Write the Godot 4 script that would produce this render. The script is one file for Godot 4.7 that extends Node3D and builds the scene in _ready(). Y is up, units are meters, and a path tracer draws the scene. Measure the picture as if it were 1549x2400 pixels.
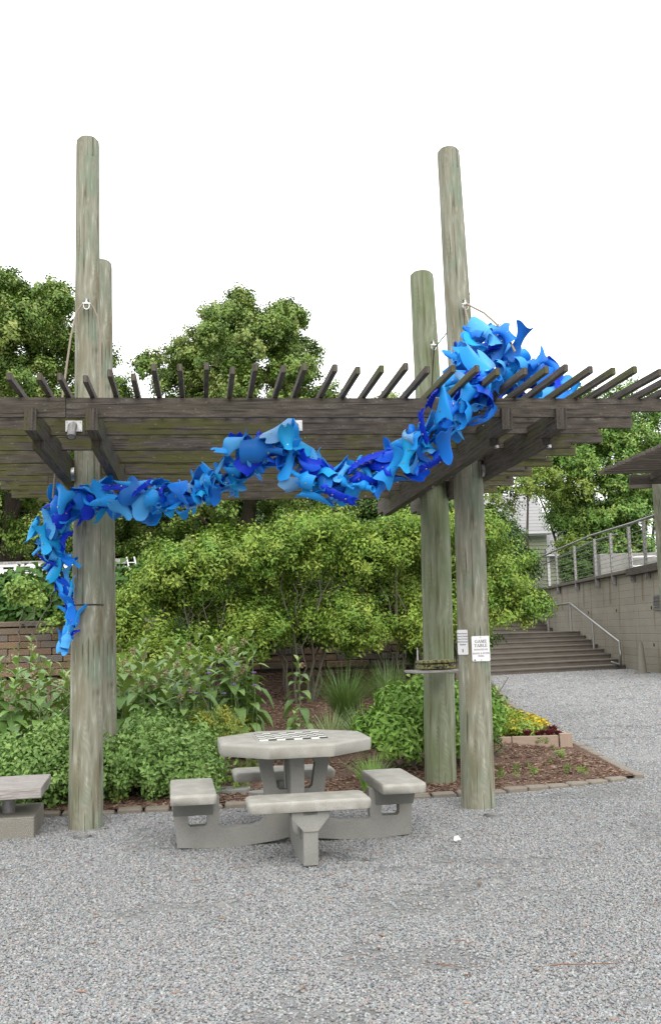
extends Node3D
# A timber pergola hung with a blue plastic garland above a concrete game table, garden bed and steps behind. Metres, y up; the camera looks along -z.

const YAW := 0.1315                              # the pergola is turned a little from the camera
const PERGOLA := Vector3(-2.163, 0, -8.882)      # foot of its front left pole
const JOIST_TOP := 3.288
const JOIST_H := 0.14

var rng := RandomNumberGenerator.new()
var used := {}
var M := {}

# ------------------------------------------------------------------ mesh builder
class MB:
	var v := PackedVector3Array()
	var n := PackedVector3Array()
	var uv := PackedVector2Array()
	var idx := PackedInt32Array()
	func p(a: Vector3, t := Vector2.ZERO, nn := Vector3.ZERO) -> int:
		v.append(a); uv.append(t); n.append(nn)
		return v.size() - 1
	func t(a: int, b: int, c: int) -> void:      # counter-clockwise seen from outside
		idx.append(a); idx.append(c); idx.append(b)
	func tdir(a: int, b: int, c: int, dir: Vector3) -> void:
		if (v[b] - v[a]).cross(v[c] - v[a]).dot(dir) >= 0.0: t(a, b, c)
		else: t(a, c, b)
	func quad(a: Vector3, b: Vector3, c: Vector3, d: Vector3, dir: Vector3, s := 1.0, off := Vector2.ZERO) -> void:
		var e := (b - a).length() * s
		var f := (d - a).length() * s
		var i := p(a, off)
		p(b, off + Vector2(e, 0)); p(c, off + Vector2(e, f)); p(d, off + Vector2(0, f))
		tdir(i, i + 1, i + 2, dir); tdir(i, i + 2, i + 3, dir)
	# a box with rounded edges; grain = the axis along which v of the texture runs
	func box(c: Vector3, size: Vector3, ch := 0.006, b := Basis(), grain := 0, off := Vector2.ZERO) -> void:
		var h := size / 2.0
		ch = minf(ch, minf(h.x, minf(h.y, h.z)) * 0.9)
		var at := {}
		for sx in [-1, 1]:
			for sy in [-1, 1]:
				for sz in [-1, 1]:
					var s := Vector3(sx, sy, sz)
					for a in 3:
						var q := s * (h - Vector3(ch, ch, ch))
						q[a] = s[a] * h[a]
						var nn := Vector3.ZERO
						nn[a] = s[a]
						var o := 0
						for k in 3:
							if k != a and k != grain: o = k
						var g := grain if a != grain else (1 if grain != 1 else 2)
						if a == grain:
							for k in 3:
								if k != a and k != g: o = k
						at[[s, a]] = p(c + b * q, off + Vector2(q[o] + 0.37 * a * s[a], q[g]), b * nn)
		var pairs := [[1, 2], [2, 0], [0, 1]]
		for a in 3:
			var u: int = pairs[a][0]
			var w: int = pairs[a][1]
			for sg in [-1, 1]:
				var k: Array = []
				for q in [[-1, -1], [1, -1], [1, 1], [-1, 1]]:
					var s := Vector3.ZERO
					s[a] = sg; s[u] = q[0]; s[w] = q[1]
					k.append(at[[s, a]])
				var dir := Vector3.ZERO
				dir[a] = sg
				dir = b * dir
				tdir(k[0], k[1], k[2], dir); tdir(k[0], k[2], k[3], dir)
			for su in [-1, 1]:          # the edges along axis a
				for sw in [-1, 1]:
					var s0 := Vector3.ZERO
					s0[u] = su; s0[w] = sw
					var dir := b * s0
					s0[a] = -1
					var s1 := s0
					s1[a] = 1
					tdir(at[[s0, u]], at[[s1, u]], at[[s1, w]], dir); tdir(at[[s0, u]], at[[s1, w]], at[[s0, w]], dir)
		for sx in [-1, 1]:
			for sy in [-1, 1]:
				for sz in [-1, 1]:
					var s := Vector3(sx, sy, sz)
					tdir(at[[s, 0]], at[[s, 1]], at[[s, 2]], b * s)
	# a flat outline (counter-clockwise) pushed out along its own z by depth, centred
	func prism(poly: PackedVector2Array, depth: float, x := Transform3D(), along_u := true) -> void:
		var tris := Geometry2D.triangulate_polygon(poly)
		for side in [-1, 1]:
			var first := v.size()
			for q in poly:
				p(x * Vector3(q.x, q.y, side * depth / 2.0), Vector2(q.y, q.x) if along_u else q)
			for k in range(0, tris.size(), 3):
				tdir(first + tris[k], first + tris[k + 1], first + tris[k + 2], x.basis.z * side)
		for k in poly.size():
			var a := poly[k]
			var b := poly[(k + 1) % poly.size()]
			var dir := Vector3(b.y - a.y, a.x - b.x, 0)
			if Geometry2D.is_polygon_clockwise(poly): dir = -dir
			var e := (b - a).length()
			var i := p(x * Vector3(a.x, a.y, -depth / 2.0), Vector2(0, 0))
			p(x * Vector3(b.x, b.y, -depth / 2.0), Vector2(0, e))
			p(x * Vector3(b.x, b.y, depth / 2.0), Vector2(depth, e)); p(x * Vector3(a.x, a.y, depth / 2.0), Vector2(depth, 0))
			tdir(i, i + 1, i + 2, x.basis * dir); tdir(i, i + 2, i + 3, x.basis * dir)
	func tube(pts: Array, radii: Array, segs := 8, caps := true, vs := 1.0) -> void:
		var ring := []
		var run := 0.0
		var side := Vector3.RIGHT
		for i in pts.size():
			var d: Vector3 = (pts[mini(i + 1, pts.size() - 1)] - pts[maxi(i - 1, 0)]).normalized()
			if i == 0:
				side = Vector3.RIGHT if absf(d.x) < 0.9 else Vector3.UP
			else:
				run += (pts[i] - pts[i - 1]).length()
			side = (side - d * side.dot(d)).normalized()
			var up := d.cross(side)
			var r: float = radii[mini(i, radii.size() - 1)]
			var row := []
			for k in segs + 1:
				var a := TAU * k / segs
				var o := side * cos(a) + up * sin(a)
				row.append(p(pts[i] + o * r, Vector2(float(k) / segs, run * vs), o))
			ring.append(row)
		for i in pts.size() - 1:
			for k in segs:
				var dir: Vector3 = n[ring[i][k]] + n[ring[i][k + 1]]
				tdir(ring[i][k], ring[i][k + 1], ring[i + 1][k + 1], dir)
				tdir(ring[i][k], ring[i + 1][k + 1], ring[i + 1][k], dir)
		if caps:
			for e in [0, pts.size() - 1]:
				var d: Vector3 = (pts[0] - pts[1]) if e == 0 else (pts[-1] - pts[-2])
				d = d.normalized()
				var c := p(pts[e], Vector2(0.5, 0.5), d)
				var f := v.size()
				for k in segs + 1:
					p(v[ring[e][k]], Vector2(0.5 + 0.12 * cos(TAU * k / segs), 0.5 + 0.12 * sin(TAU * k / segs)), d)
				for k in segs:
					tdir(c, f + k, f + k + 1, d)
	# a leaf: two faces folded along the midrib
	func leaf(b: Vector3, d: Vector3, s: Vector3, l: float, w: float, fold := 0.15, droop := 0.0) -> void:
		var nn := s.cross(d).normalized()
		var i := p(b); p(b + d * l * 0.45 + s * w * 0.5 + nn * w * fold); p(b + d * l - Vector3.UP * droop * l); p(b + d * l * 0.45 - s * w * 0.5 + nn * w * fold)
		t(i, i + 1, i + 2); t(i, i + 2, i + 3)
	func mesh() -> ArrayMesh:
		var acc := n.duplicate()
		var given := PackedByteArray()
		given.resize(v.size())
		for i in v.size():
			if n[i] != Vector3.ZERO: given[i] = 1
		for k in range(0, idx.size(), 3):
			var a := idx[k]
			var b := idx[k + 2]
			var c := idx[k + 1]
			var f := (v[b] - v[a]).cross(v[c] - v[a])
			if not given[a]: acc[a] += f
			if not given[b]: acc[b] += f
			if not given[c]: acc[c] += f
		for i in v.size():
			acc[i] = acc[i].normalized() if acc[i].length_squared() > 0.0 else Vector3.UP
		var arr := []
		arr.resize(Mesh.ARRAY_MAX)
		arr[Mesh.ARRAY_VERTEX] = v; arr[Mesh.ARRAY_NORMAL] = acc; arr[Mesh.ARRAY_TEX_UV] = uv; arr[Mesh.ARRAY_INDEX] = idx
		var m := ArrayMesh.new()
		m.add_surface_from_arrays(Mesh.PRIMITIVE_TRIANGLES, arr)
		return m

# ------------------------------------------------------------------ naming
func numbered(called: String, parent: Node) -> String:
	var key := [parent, called]
	var k: int = used.get(key, 0)
	used[key] = k + 1
	return called if k == 0 else "%s_%03d" % [called, k]

func tag(o: Node, label: String, category: String, group := "") -> Node:
	o.set_meta("label", label); o.set_meta("category", category)
	if group: o.set_meta("group", group)
	return o

func thing(called: String, label: String, category: String, at := Vector3.ZERO, turn := 0.0, group := "") -> Node3D:
	var o := Node3D.new()
	o.name = numbered(called, self)
	add_child(o)
	o.position = at; o.rotation.y = turn
	tag(o, label, category, group)
	return o

func part(called: String, m, mat: Material, parent: Node, x := Transform3D()) -> MeshInstance3D:
	var o := MeshInstance3D.new()
	o.name = numbered(called, parent)
	o.mesh = m.mesh() if m is MB else m
	o.material_override = mat
	o.transform = x
	parent.add_child(o)
	return o

func setting(called: String, m, mat: Material) -> MeshInstance3D:
	var o := part(called, m, mat, self)
	o.set_meta("kind", "structure")
	return o

func copy_of(src: Node3D, label: String, at: Vector3, turn: float, size := 1.0, group := "") -> Node3D:
	var o: Node3D = src.duplicate()
	o.name = numbered(str(src.get_meta("stem")), self)
	add_child(o)
	o.position = at; o.rotation.y = turn; o.scale = Vector3.ONE * size
	o.set_meta("label", label)
	if group: o.set_meta("group", group)
	return o

func swarm(called: String, m, mat: Material, parent: Node, where: Array, tint: Array) -> MultiMeshInstance3D:
	var mm := MultiMesh.new()
	mm.transform_format = MultiMesh.TRANSFORM_3D
	mm.use_colors = true
	mm.mesh = m.mesh() if m is MB else m
	mm.instance_count = where.size()
	for i in where.size():
		mm.set_instance_transform(i, where[i])
		mm.set_instance_color(i, tint[i])
	var o := MultiMeshInstance3D.new()
	o.name = numbered(called, parent)
	o.multimesh = mm
	o.material_override = mat
	parent.add_child(o)
	o.set_meta("kind", "stuff")
	return o

# ------------------------------------------------------------------ textures and materials
func grain(w: int, h: int, sw: int, sh: int, freq: float, seed_: int, kind := FastNoiseLite.TYPE_SIMPLEX_SMOOTH, octaves := 4) -> PackedByteArray:
	var f := FastNoiseLite.new()
	f.noise_type = kind
	f.seed = seed_
	f.frequency = freq
	f.fractal_octaves = octaves
	var im := f.get_seamless_image(sw, sh)
	im.convert(Image.FORMAT_L8)
	if sw != w or sh != h: im.resize(w, h, Image.INTERPOLATE_CUBIC)
	return im.get_data()

func lut(cols: Array) -> Array:
	var out := []
	for i in 256:
		var x := i / 255.0 * (cols.size() - 1)
		var k := mini(int(x), cols.size() - 2)
		var c: Color = cols[k].lerp(cols[k + 1], x - k)
		out.append(c)
	return out

# colour ramp along a, tinted towards each [bytes, colour, low, high, most] in turn
func paint(w: int, h: int, a: PackedByteArray, cols: Array, tints := []) -> ImageTexture:
	var ramp := lut(cols)
	var out := PackedByteArray()
	out.resize(w * h * 3)
	var weights := []
	for t in tints:
		var ws := PackedFloat32Array()
		for i in 256:
			ws.append(clampf((i / 255.0 - t[2]) / (t[3] - t[2]), 0, 1) * t[4])
		weights.append(ws)
	for i in w * h:
		var c: Color = ramp[a[i]]
		for k in tints.size():
			var f: float = weights[k][tints[k][0][i]]
			if f > 0.0: c = c.lerp(tints[k][1], f)
		out[i * 3] = c.r8; out[i * 3 + 1] = c.g8; out[i * 3 + 2] = c.b8
	var tex := ImageTexture.create_from_image(Image.create_from_data(w, h, false, Image.FORMAT_RGB8, out))
	return tex

func grey_tex(w: int, h: int, a: PackedByteArray) -> ImageTexture:
	return ImageTexture.create_from_image(Image.create_from_data(w, h, false, Image.FORMAT_L8, a))

func mixed(a: PackedByteArray, b: PackedByteArray, k: float) -> PackedByteArray:
	var o := PackedByteArray()
	o.resize(a.size())
	for i in a.size(): o[i] = int(a[i] * (1.0 - k) + b[i] * k)
	return o

func mat(c: Color, rough := 0.8, metal := 0.0) -> StandardMaterial3D:
	var m := StandardMaterial3D.new()
	m.albedo_color = c.linear_to_srgb()
	m.roughness = rough
	m.metallic = metal
	return m

func tex_mat(t: Texture2D, scale: Vector3, rough := 0.85, bump: Texture2D = null, depth := 0.2, tri := false) -> StandardMaterial3D:
	var m := StandardMaterial3D.new()
	m.albedo_texture = t
	m.uv1_scale = scale
	m.roughness = rough
	if bump:
		m.heightmap_enabled = true
		m.heightmap_texture = bump
		m.heightmap_scale = depth
	m.uv1_triplanar = tri
	return m

func leaf_mat(rough := 0.5, through := 0.5) -> StandardMaterial3D:
	var m := StandardMaterial3D.new()
	m.vertex_color_use_as_albedo = true
	m.roughness = rough
	m.metallic_specular = 0.35
	m.backlight_enabled = true
	m.backlight = Color(1.0, 1.0, 0.6) * through
	m.cull_mode = BaseMaterial3D.CULL_DISABLED
	return m

func S(r: float, g: float, b: float) -> Color:        # an 8-bit sRGB colour
	return Color(r / 255.0, g / 255.0, b / 255.0)

func make_materials() -> void:
	var w := 256
	var h := 1024
	var streak := grain(w, h, w, 80, 0.04, 3)
	var fine := grain(w, h, w, 96, 0.09, 4)
	var patch2 := grain(w, h, 96, 64, 0.04, 7)
	var patch := grain(w, h, 64, 128, 0.03, 5)
	var crack := grain(w, h, w, 30, 0.07, 6)
	var low := grain(w, h, 128, 96, 0.022, 9, FastNoiseLite.TYPE_SIMPLEX_SMOOTH, 2)
	var figure := PackedByteArray()
	figure.resize(w * h)
	for i in w * h: figure[i] = int(128.0 + 110.0 * sin(low[i] * 0.42))
	var wood := mixed(mixed(streak, fine, 0.45), figure, 0.17)
	var woodb := mixed(wood, crack, 0.35)
	var bump := grey_tex(w, h, woodb)
	# tall poles: treated timber, weathered grey with green and pale runs
	M.pole = tex_mat(paint(w, h, wood, [S(70, 67, 54), S(122, 121, 105), S(143, 143, 129), S(182, 183, 173)], [[patch, S(112, 130, 112), 0.5, 0.8, 0.6], [patch2, S(106, 98, 74), 0.55, 0.85, 0.6], [crack, S(66, 60, 46), 0.72, 0.8, 0.7], [fine, S(196, 202, 194), 0.7, 0.95, 0.45]]), Vector3(1, 0.33, 1), 0.9, bump, 0.35)
	M.pole_green = tex_mat(paint(w, h, wood, [S(78, 82, 64), S(112, 118, 96), S(134, 141, 120), S(166, 173, 156)], [[patch, S(106, 120, 84), 0.4, 0.8, 0.6], [crack, S(84, 76, 54), 0.6, 0.85, 0.6]]), Vector3(1, 0.33, 1), 0.9, bump, 0.35)
	# beams, joists and slats: dark weathered boards with algae and pale lichen specks
	var spots := grain(w, h, 128, 256, 0.11, 8, FastNoiseLite.TYPE_SIMPLEX_SMOOTH, 3)
	M.boards = []
	for k in 3:
		var p2 := grain(w, h, 96, 64, 0.02, 20 + k)
		M.boards.append(tex_mat(paint(w, h, wood, [S(42, 38, 34), S(70, 64, 59), S(90, 83, 78), S(122, 116, 110)], [[p2, S(78, 80, 38), 0.38, 0.72, [0.8, 0.4, 0.08][k]], [spots, S(140, 142, 128), 0.8, 0.93, 0.6], [crack, S(30, 27, 24), 0.66, 0.8, 0.6]]), Vector3(2.2, 0.55, 1), 0.9, bump, 0.4))
	M.bench_wood = tex_mat(paint(w, h, wood, [S(104, 99, 98), S(140, 135, 133), S(164, 159, 157), S(190, 186, 184)], [[crack, S(92, 80, 72), 0.6, 0.85, 0.6]]), Vector3(4, 1.0, 1), 0.85, bump, 0.3)
	M.new_wood = tex_mat(paint(w, h, wood, [S(142, 122, 108), S(162, 143, 128), S(172, 154, 140)], [[fine, S(132, 110, 94), 0.6, 0.9, 0.4]]), Vector3(3, 0.8, 1), 0.8, bump, 0.15)
	# cast concrete of the table, rough aggregate of the bench foot, board-marked wall
	var c1 := grain(512, 512, 512, 512, 0.09, 31)
	var c2 := grain(512, 512, 64, 64, 0.05, 32)
	var cm := mixed(c1, c2, 0.5)
	var cell := grain(512, 512, 512, 512, 0.09, 33, FastNoiseLite.TYPE_CELLULAR, 1)
	M.concrete = tex_mat(paint(512, 512, cm, [S(118, 118, 114), S(134, 134, 130), S(144, 144, 140)], [[cell, S(96, 94, 88), 0.86, 0.97, 0.5], [c2, S(154, 146, 126), 0.7, 0.95, 0.35]]), Vector3(1, 1, 1), 0.85, grey_tex(512, 512, c1), 0.08, true)
	M.concrete_top = tex_mat(paint(512, 512, c2, [S(140, 137, 130), S(149, 147, 140), S(157, 155, 149), S(170, 170, 166)], [[c1, S(124, 120, 111), 0.5, 0.85, 0.55], [cell, S(100, 96, 88), 0.88, 0.97, 0.6]]), Vector3(1.7, 1.7, 1.7), 0.6, grey_tex(512, 512, c1), 0.04, true)
	M.aggregate = tex_mat(paint(512, 512, cell, [S(112, 109, 102), S(146, 143, 135), S(168, 164, 155)], [[c2, S(136, 131, 116), 0.5, 0.9, 0.6]]), Vector3(3, 3, 3), 0.95, grey_tex(512, 512, cell), 0.6, true)
	M.stone = tex_mat(paint(512, 512, mixed(c1, cell, 0.4), [S(104, 97, 88), S(132, 124, 113), S(150, 142, 131)], [[c2, S(136, 131, 124), 0.45, 0.8, 0.6]]), Vector3(3, 3, 3), 0.95, grey_tex(512, 512, mixed(c1, cell, 0.5)), 0.5, true)
	var drip := grain(512, 512, 256, 24, 0.022, 34)
	var courses := PackedByteArray()
	courses.resize(512 * 512)
	for y in 512:
		var band := int(y / 32.0)
		var lvl: float = 120 + 60 * fposmod(sin(band * 12.9) * 43.7, 1.0)
		var edge := 40 if y % 32 < 2 else 0
		for x in 512: courses[y * 512 + x] = clampi(int(lvl * 0.55 + c1[y * 512 + x] * 0.3 + c2[y * 512 + x] * 0.2) - edge * 2, 0, 255)
	M.board_wall = tex_mat(paint(512, 512, courses, [S(112, 106, 96), S(146, 140, 128), S(162, 156, 144), S(180, 175, 164)], [[drip, S(120, 102, 80), 0.76, 0.92, 0.6]]), Vector3(0.25, 0.25, 0.25), 0.9, grey_tex(512, 512, courses), 1.6)
	M.step = tex_mat(paint(512, 512, cm, [S(88, 82, 75), S(108, 102, 95), S(124, 119, 112)]), Vector3(0.5, 0.5, 0.5), 0.9, null, 0, true)
	M.blocks = []
	for k in 4:
		var col: Array = [[S(120, 108, 94), S(148, 136, 120)], [S(132, 112, 92), S(158, 138, 116)], [S(112, 106, 99), S(140, 133, 126)], [S(122, 102, 86), S(148, 128, 108)]][k]
		M.blocks.append(tex_mat(paint(256, 256, grain(256, 256, 256, 256, 0.06, 40 + k), [col[0] * 0.8, col[0], col[1]]), Vector3(2.5, 2.5, 2.5), 0.95, grey_tex(512, 512, cell), 1.0, true))
	# the ground
	var g1 := grain(1024, 1024, 1024, 1024, 0.11, 51, FastNoiseLite.TYPE_CELLULAR, 1)
	var g2 := grain(1024, 1024, 1024, 1024, 0.16, 52)
	var g3 := grain(1024, 1024, 256, 256, 0.2, 53, FastNoiseLite.TYPE_VALUE, 1)
	M.gravel = tex_mat(paint(1024, 1024, mixed(g2, g3, 0.5), [S(88, 89, 88), S(118, 119, 118), S(140, 141, 140), S(168, 169, 167)], [[g1, S(84, 84, 86), 0.55, 0.9, 0.5], [g3, S(160, 146, 130), 0.75, 0.95, 0.4]]), Vector3(0.42, 0.42, 0.42), 0.95, grey_tex(1024, 1024, g2), 1.5)
	var big := grain(512, 512, 512, 512, 0.012, 54)
	M.gravel.detail_enabled = true
	M.gravel.detail_blend_mode = BaseMaterial3D.BLEND_MODE_MUL
	M.gravel.detail_uv_layer = BaseMaterial3D.DETAIL_UV_1
	M.gravel.detail_albedo = paint(512, 512, big, [S(215, 212, 208), S(245, 246, 248), S(255, 255, 255)])
	M.gravel.detail_uv_layer = BaseMaterial3D.DETAIL_UV_2
	M.gravel.uv2_scale = Vector3(0.031, 0.031, 0.031)
	var mu := grain(512, 512, 512, 128, 0.12, 55)
	M.mulch = tex_mat(paint(512, 512, mu, [S(52, 38, 30), S(86, 64, 52), S(112, 86, 72), S(140, 114, 98)], [[c2, S(74, 60, 48), 0.5, 0.9, 0.5]]), Vector3(1.2, 1.2, 1.2), 0.95, grey_tex(512, 512, mu), 2.0)
	M.turf = tex_mat(paint(512, 512, mu, [S(40, 54, 24), S(64, 84, 36), S(84, 104, 48)]), Vector3(0.5, 0.5, 0.5), 0.95)
	M.bark = tex_mat(paint(w, h, wood, [S(44, 38, 32), S(70, 62, 54), S(92, 84, 74)], [[spots, S(130, 132, 120), 0.72, 0.9, 0.6]]), Vector3(2, 0.6, 1), 0.95, bump, 0.8)
	M.bark_grey = tex_mat(paint(w, h, wood, [S(66, 60, 52), S(96, 90, 80), S(120, 114, 104)], [[spots, S(160, 162, 150), 0.6, 0.8, 0.8]]), Vector3(1, 2, 1), 0.95)
	M.leaf = leaf_mat()
	M.leaf_tree = leaf_mat(0.45, 0.28)
	M.chips = leaf_mat(0.95, 0.0)
	M.chips.backlight_enabled = false
	M.steel = mat(Color(0.5, 0.5, 0.5), 0.35, 0.9)
	M.steel_old = tex_mat(paint(512, 512, c2, [S(110, 108, 108), S(150, 148, 148), S(170, 170, 170)]), Vector3(3, 3, 3), 0.5, null, 0, true)
	M.steel_old.metallic = 0.5
	M.rope = tex_mat(paint(256, 256, grain(256, 256, 32, 256, 0.1, 61), [S(112, 102, 88), S(140, 130, 116), S(156, 148, 136)]), Vector3(4, 40, 1), 0.95)
	M.black = mat(Color(0.02, 0.02, 0.02), 0.5)
	M.white = mat(Color(0.78, 0.78, 0.8), 0.4)
	M.dark_iron = mat(Color(0.05, 0.045, 0.04), 0.6, 0.5)
	M.tile_white = mat(Color(0.74, 0.73, 0.69), 0.4)
	M.tile_black = mat(Color(0.03, 0.032, 0.04), 0.3)
	M.ink = mat(Color(0.12, 0.12, 0.14), 0.8)
	M.glass = mat(Color(0.03, 0.04, 0.05), 0.1)
	M.blues = []
	for c in [Color(0.01, 0.19, 0.75), Color(0.004, 0.085, 0.66), Color(0.003, 0.035, 0.58), Color(0.018, 0.31, 0.82), Color(0.07, 0.37, 0.8), Color(0.012, 0.15, 0.52), Color(0.17, 0.4, 0.72), Color(0.012, 0.36, 0.76)]:
		var m := mat(c, 0.5)
		m.metallic_specular = 0.35
		m.backlight_enabled = true
		m.backlight = Color(0.35, 0.6, 1.0) * 0.5
		m.cull_mode = BaseMaterial3D.CULL_DISABLED
		M.blues.append(m)

# ------------------------------------------------------------------ plants
func up_basis(dir: Vector3, spin: float, size: float) -> Basis:
	var y := dir.normalized()
	var x := y.cross(Vector3(0.31, 0.2, 0.93)).normalized()
	x = x.rotated(y, spin)
	return Basis(x * size, y * size, x.cross(y) * size)

func rdir() -> Vector3:
	return Vector3(rng.randfn(), rng.randfn(), rng.randfn()).normalized()

func twig(count: int, length: float, leaf_l: float, leaf_w: float, lift := 0.4, droop := 0.15) -> MB:
	var m := MB.new()
	for k in count:
		var f := (k + 0.6) / count
		var a := k * 2.4 + rng.randf() * 0.6
		var o := Vector3(cos(a), 0, sin(a))
		var d := (o + Vector3.UP * (lift + rng.randf_range(-0.4, 0.3))).normalized()
		var s := d.cross(Vector3.UP).normalized().rotated(d, rng.randf_range(-0.7, 0.7))
		var l := leaf_l * rng.randf_range(0.7, 1.15)
		m.leaf(Vector3(0, f * length, 0) + o * 0.05 * length, d, s, l, leaf_w * l / leaf_l, 0.18, droop)
	return m

func pick(cols: Array, spread := 0.28) -> Color:
	var c: Color = cols[rng.randi() % cols.size()]
	var k := 1.0 + rng.randf_range(-spread, spread)
	return Color(c.r * k, c.g * k, c.b * k)

# leaves in clumps over the shells of rounded lobes; lobe = [centre, radii, clumps]
func crown(called: String, parent: Node, tw, lobes: Array, clump_r: float, per: int, cols: Array, size := Vector2(0.8, 1.25), outward := 0.7, material: Material = null) -> void:
	var where := []
	var tint := []
	for l in lobes:
		for k in l[2]:
			var d := rdir()
			if d.y < -0.35: d.y *= -0.6
			d = d.normalized()
			var c: Vector3 = l[0] + d * l[1] * pow(rng.randf_range(0.2, 1.0), 0.45)
			var r: float = clump_r * rng.randf_range(0.6, 1.3)
			var base := pick(cols, 0.15)
			for j in int(per * rng.randf_range(0.6, 1.3)):
				var o := rdir() * r * pow(rng.randf(), 0.5)
				o.y *= 0.75
				var dir := (d * outward + rdir() * 0.6 + Vector3.UP * 0.35 + o / maxf(r, 0.01) * 0.5)
				where.append(Transform3D(up_basis(dir, rng.randf() * TAU, rng.randf_range(size.x, size.y)), c + o))
				tint.append(base.lerp(pick(cols), 0.55) * 1.45)
	swarm(called, tw, material if material else M.leaf, parent, where, tint)

func limb(m: MB, a: Vector3, b: Vector3, r0: float, r1: float, wob: float, segs := 7, steps := 6) -> void:
	var pts := []
	var rad := []
	for k in steps + 1:
		var f := float(k) / steps
		var w := Vector3(rng.randfn(), rng.randfn() * 0.4, rng.randfn()) * wob * sin(f * PI) if k > 0 and k < steps else Vector3.ZERO
		pts.append(a.lerp(b, f) + w)
		rad.append(lerpf(r0, r1, f))
	m.tube(pts, rad, segs, false, 1.0)

func front_z(x: float) -> float:                      # where the stone edging closes the garden bed
	var pts := [Vector2(-12, -8.6), Vector2(-2.7, -9.5), Vector2(-1.16, -9.66), Vector2(1.51, -10.02), Vector2(3.1, -10.75)]
	for k in 4:
		if x <= pts[k + 1].x or k == 3:
			var f: float = (x - pts[k].x) / (pts[k + 1].x - pts[k].x)
			return lerpf(pts[k].y, pts[k + 1].y, clampf(f, 0, 1))
	return -10.7

func right_x(z: float) -> float:
	if z > -14.0: return lerpf(3.1, 3.18, clampf((-z - 10.7) / 3.3, 0, 1))
	if z > -21.6: return lerpf(3.18, 3.6, (-z - 14.0) / 7.6)
	return lerpf(3.6, 5.2, (-z - 21.6) / 14.0)

func bed_h(x: float, z: float) -> float:              # the bed rises to the retaining wall
	var d := clampf((-z - 10.5) / 8.2, 0, 1)
	var e := clampf((right_x(z) - x) / 2.2, 0, 1)
	return 0.03 + 0.88 * d * (0.6 + 0.4 * d) * e * e * (3.0 - 2.0 * e)

func gp(x: float, z: float) -> Vector3:
	return Vector3(x, bed_h(x, z), z)

# ------------------------------------------------------------------ the scene
func _ready() -> void:
	rng.seed = 11
	var cam := Camera3D.new()
	cam.name = "camera"
	cam.fov = 53.87
	cam.far = 900.0
	cam.position = Vector3(0, 1.6, 0)
	cam.rotation = Vector3(0.119, 0, -0.0291)
	add_child(cam)
	cam.current = true
	var sky := ProceduralSkyMaterial.new()
	sky.sky_top_color = Color(0.98, 0.99, 1.0)
	sky.sky_horizon_color = Color(1.0, 1.0, 1.0)
	sky.ground_horizon_color = Color(0.8, 0.8, 0.8)
	sky.ground_bottom_color = Color(0.5, 0.5, 0.5)
	sky.sky_energy_multiplier = 1.0
	var env := Environment.new()
	env.background_mode = Environment.BG_SKY
	env.sky = Sky.new()
	env.sky.sky_material = sky
	env.tonemap_mode = Environment.TONE_MAPPER_LINEAR
	env.tonemap_exposure = 2.3
	env.sdfgi_enabled = true
	env.ssao_enabled = true
	env.ssil_enabled = true
	var we := WorldEnvironment.new()
	we.name = "environment"
	we.environment = env
	add_child(we)
	var sun := DirectionalLight3D.new()
	sun.name = "sun"
	sun.light_energy = 0.5
	sun.light_angular_distance = 60.0
	sun.light_color = Color(1.0, 0.99, 0.97)
	sun.shadow_enabled = true
	add_child(sun)
	sun.look_at_from_position(Vector3(0.8, 6.5, 7), Vector3.ZERO)

	make_materials()
	build_ground()
	build_far_structures()
	build_retaining_wall()
	build_pergola()
	build_trees()
	build_shrubs()
	build_game_table()
	build_bench()
	build_edging()
	build_planter()
	build_flowers()
	build_garland()
	build_pole_fittings()
	build_gravel()

func build_ground() -> void:
	rng.seed = 100
	var g := MB.new()
	g.p(Vector3(-400, 0, 60), Vector2(-400, 60), Vector3.UP); g.p(Vector3(400, 0, 60), Vector2(400, 60), Vector3.UP)
	g.p(Vector3(400, 0, -700), Vector2(400, -700), Vector3.UP); g.p(Vector3(-400, 0, -700), Vector2(-400, -700), Vector3.UP)
	g.t(0, 1, 2); g.t(0, 2, 3)
	var o := setting("gravel_ground", g, M.gravel)
	var arr: Array = o.mesh.surface_get_arrays(0)
	arr[Mesh.ARRAY_TEX_UV2] = arr[Mesh.ARRAY_TEX_UV]
	var am := ArrayMesh.new()
	am.add_surface_from_arrays(Mesh.PRIMITIVE_TRIANGLES, arr)
	o.mesh = am
	# the mulched bed
	var b := MB.new()
	var rows := []
	for i in 61:
		var row := []
		var f := i / 60.0
		for j in 49:
			var u := j / 48.0
			var x0 := -12.0
			var z := -9.0
			var x := 0.0
			for it in 4:                             # the front follows the edging, the right side follows the path
				var xr := right_x(z)
				x = lerpf(x0, xr, u)
				z = lerpf(front_z(x) - 0.03, -34.0, pow(f, 1.6))
			var y := bed_h(x, z)
			if i > 0 and j > 0 and j < 48: y += rng.randf_range(-0.018, 0.018)
			row.append(b.p(Vector3(x, y, z), Vector2(x, z)))
		rows.append(row)
	for i in 60:
		for j in 48:
			b.tdir(rows[i][j], rows[i][j + 1], rows[i + 1][j + 1], Vector3.UP)
			b.tdir(rows[i][j], rows[i + 1][j + 1], rows[i + 1][j], Vector3.UP)
	setting("mulch_ground", b, M.mulch)
	var t := MB.new()
	t.box(Vector3(-20, 0.9, -50), Vector3(44, 1.8, 61), 0.02)
	setting("terrace_ground", t, M.turf)

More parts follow.
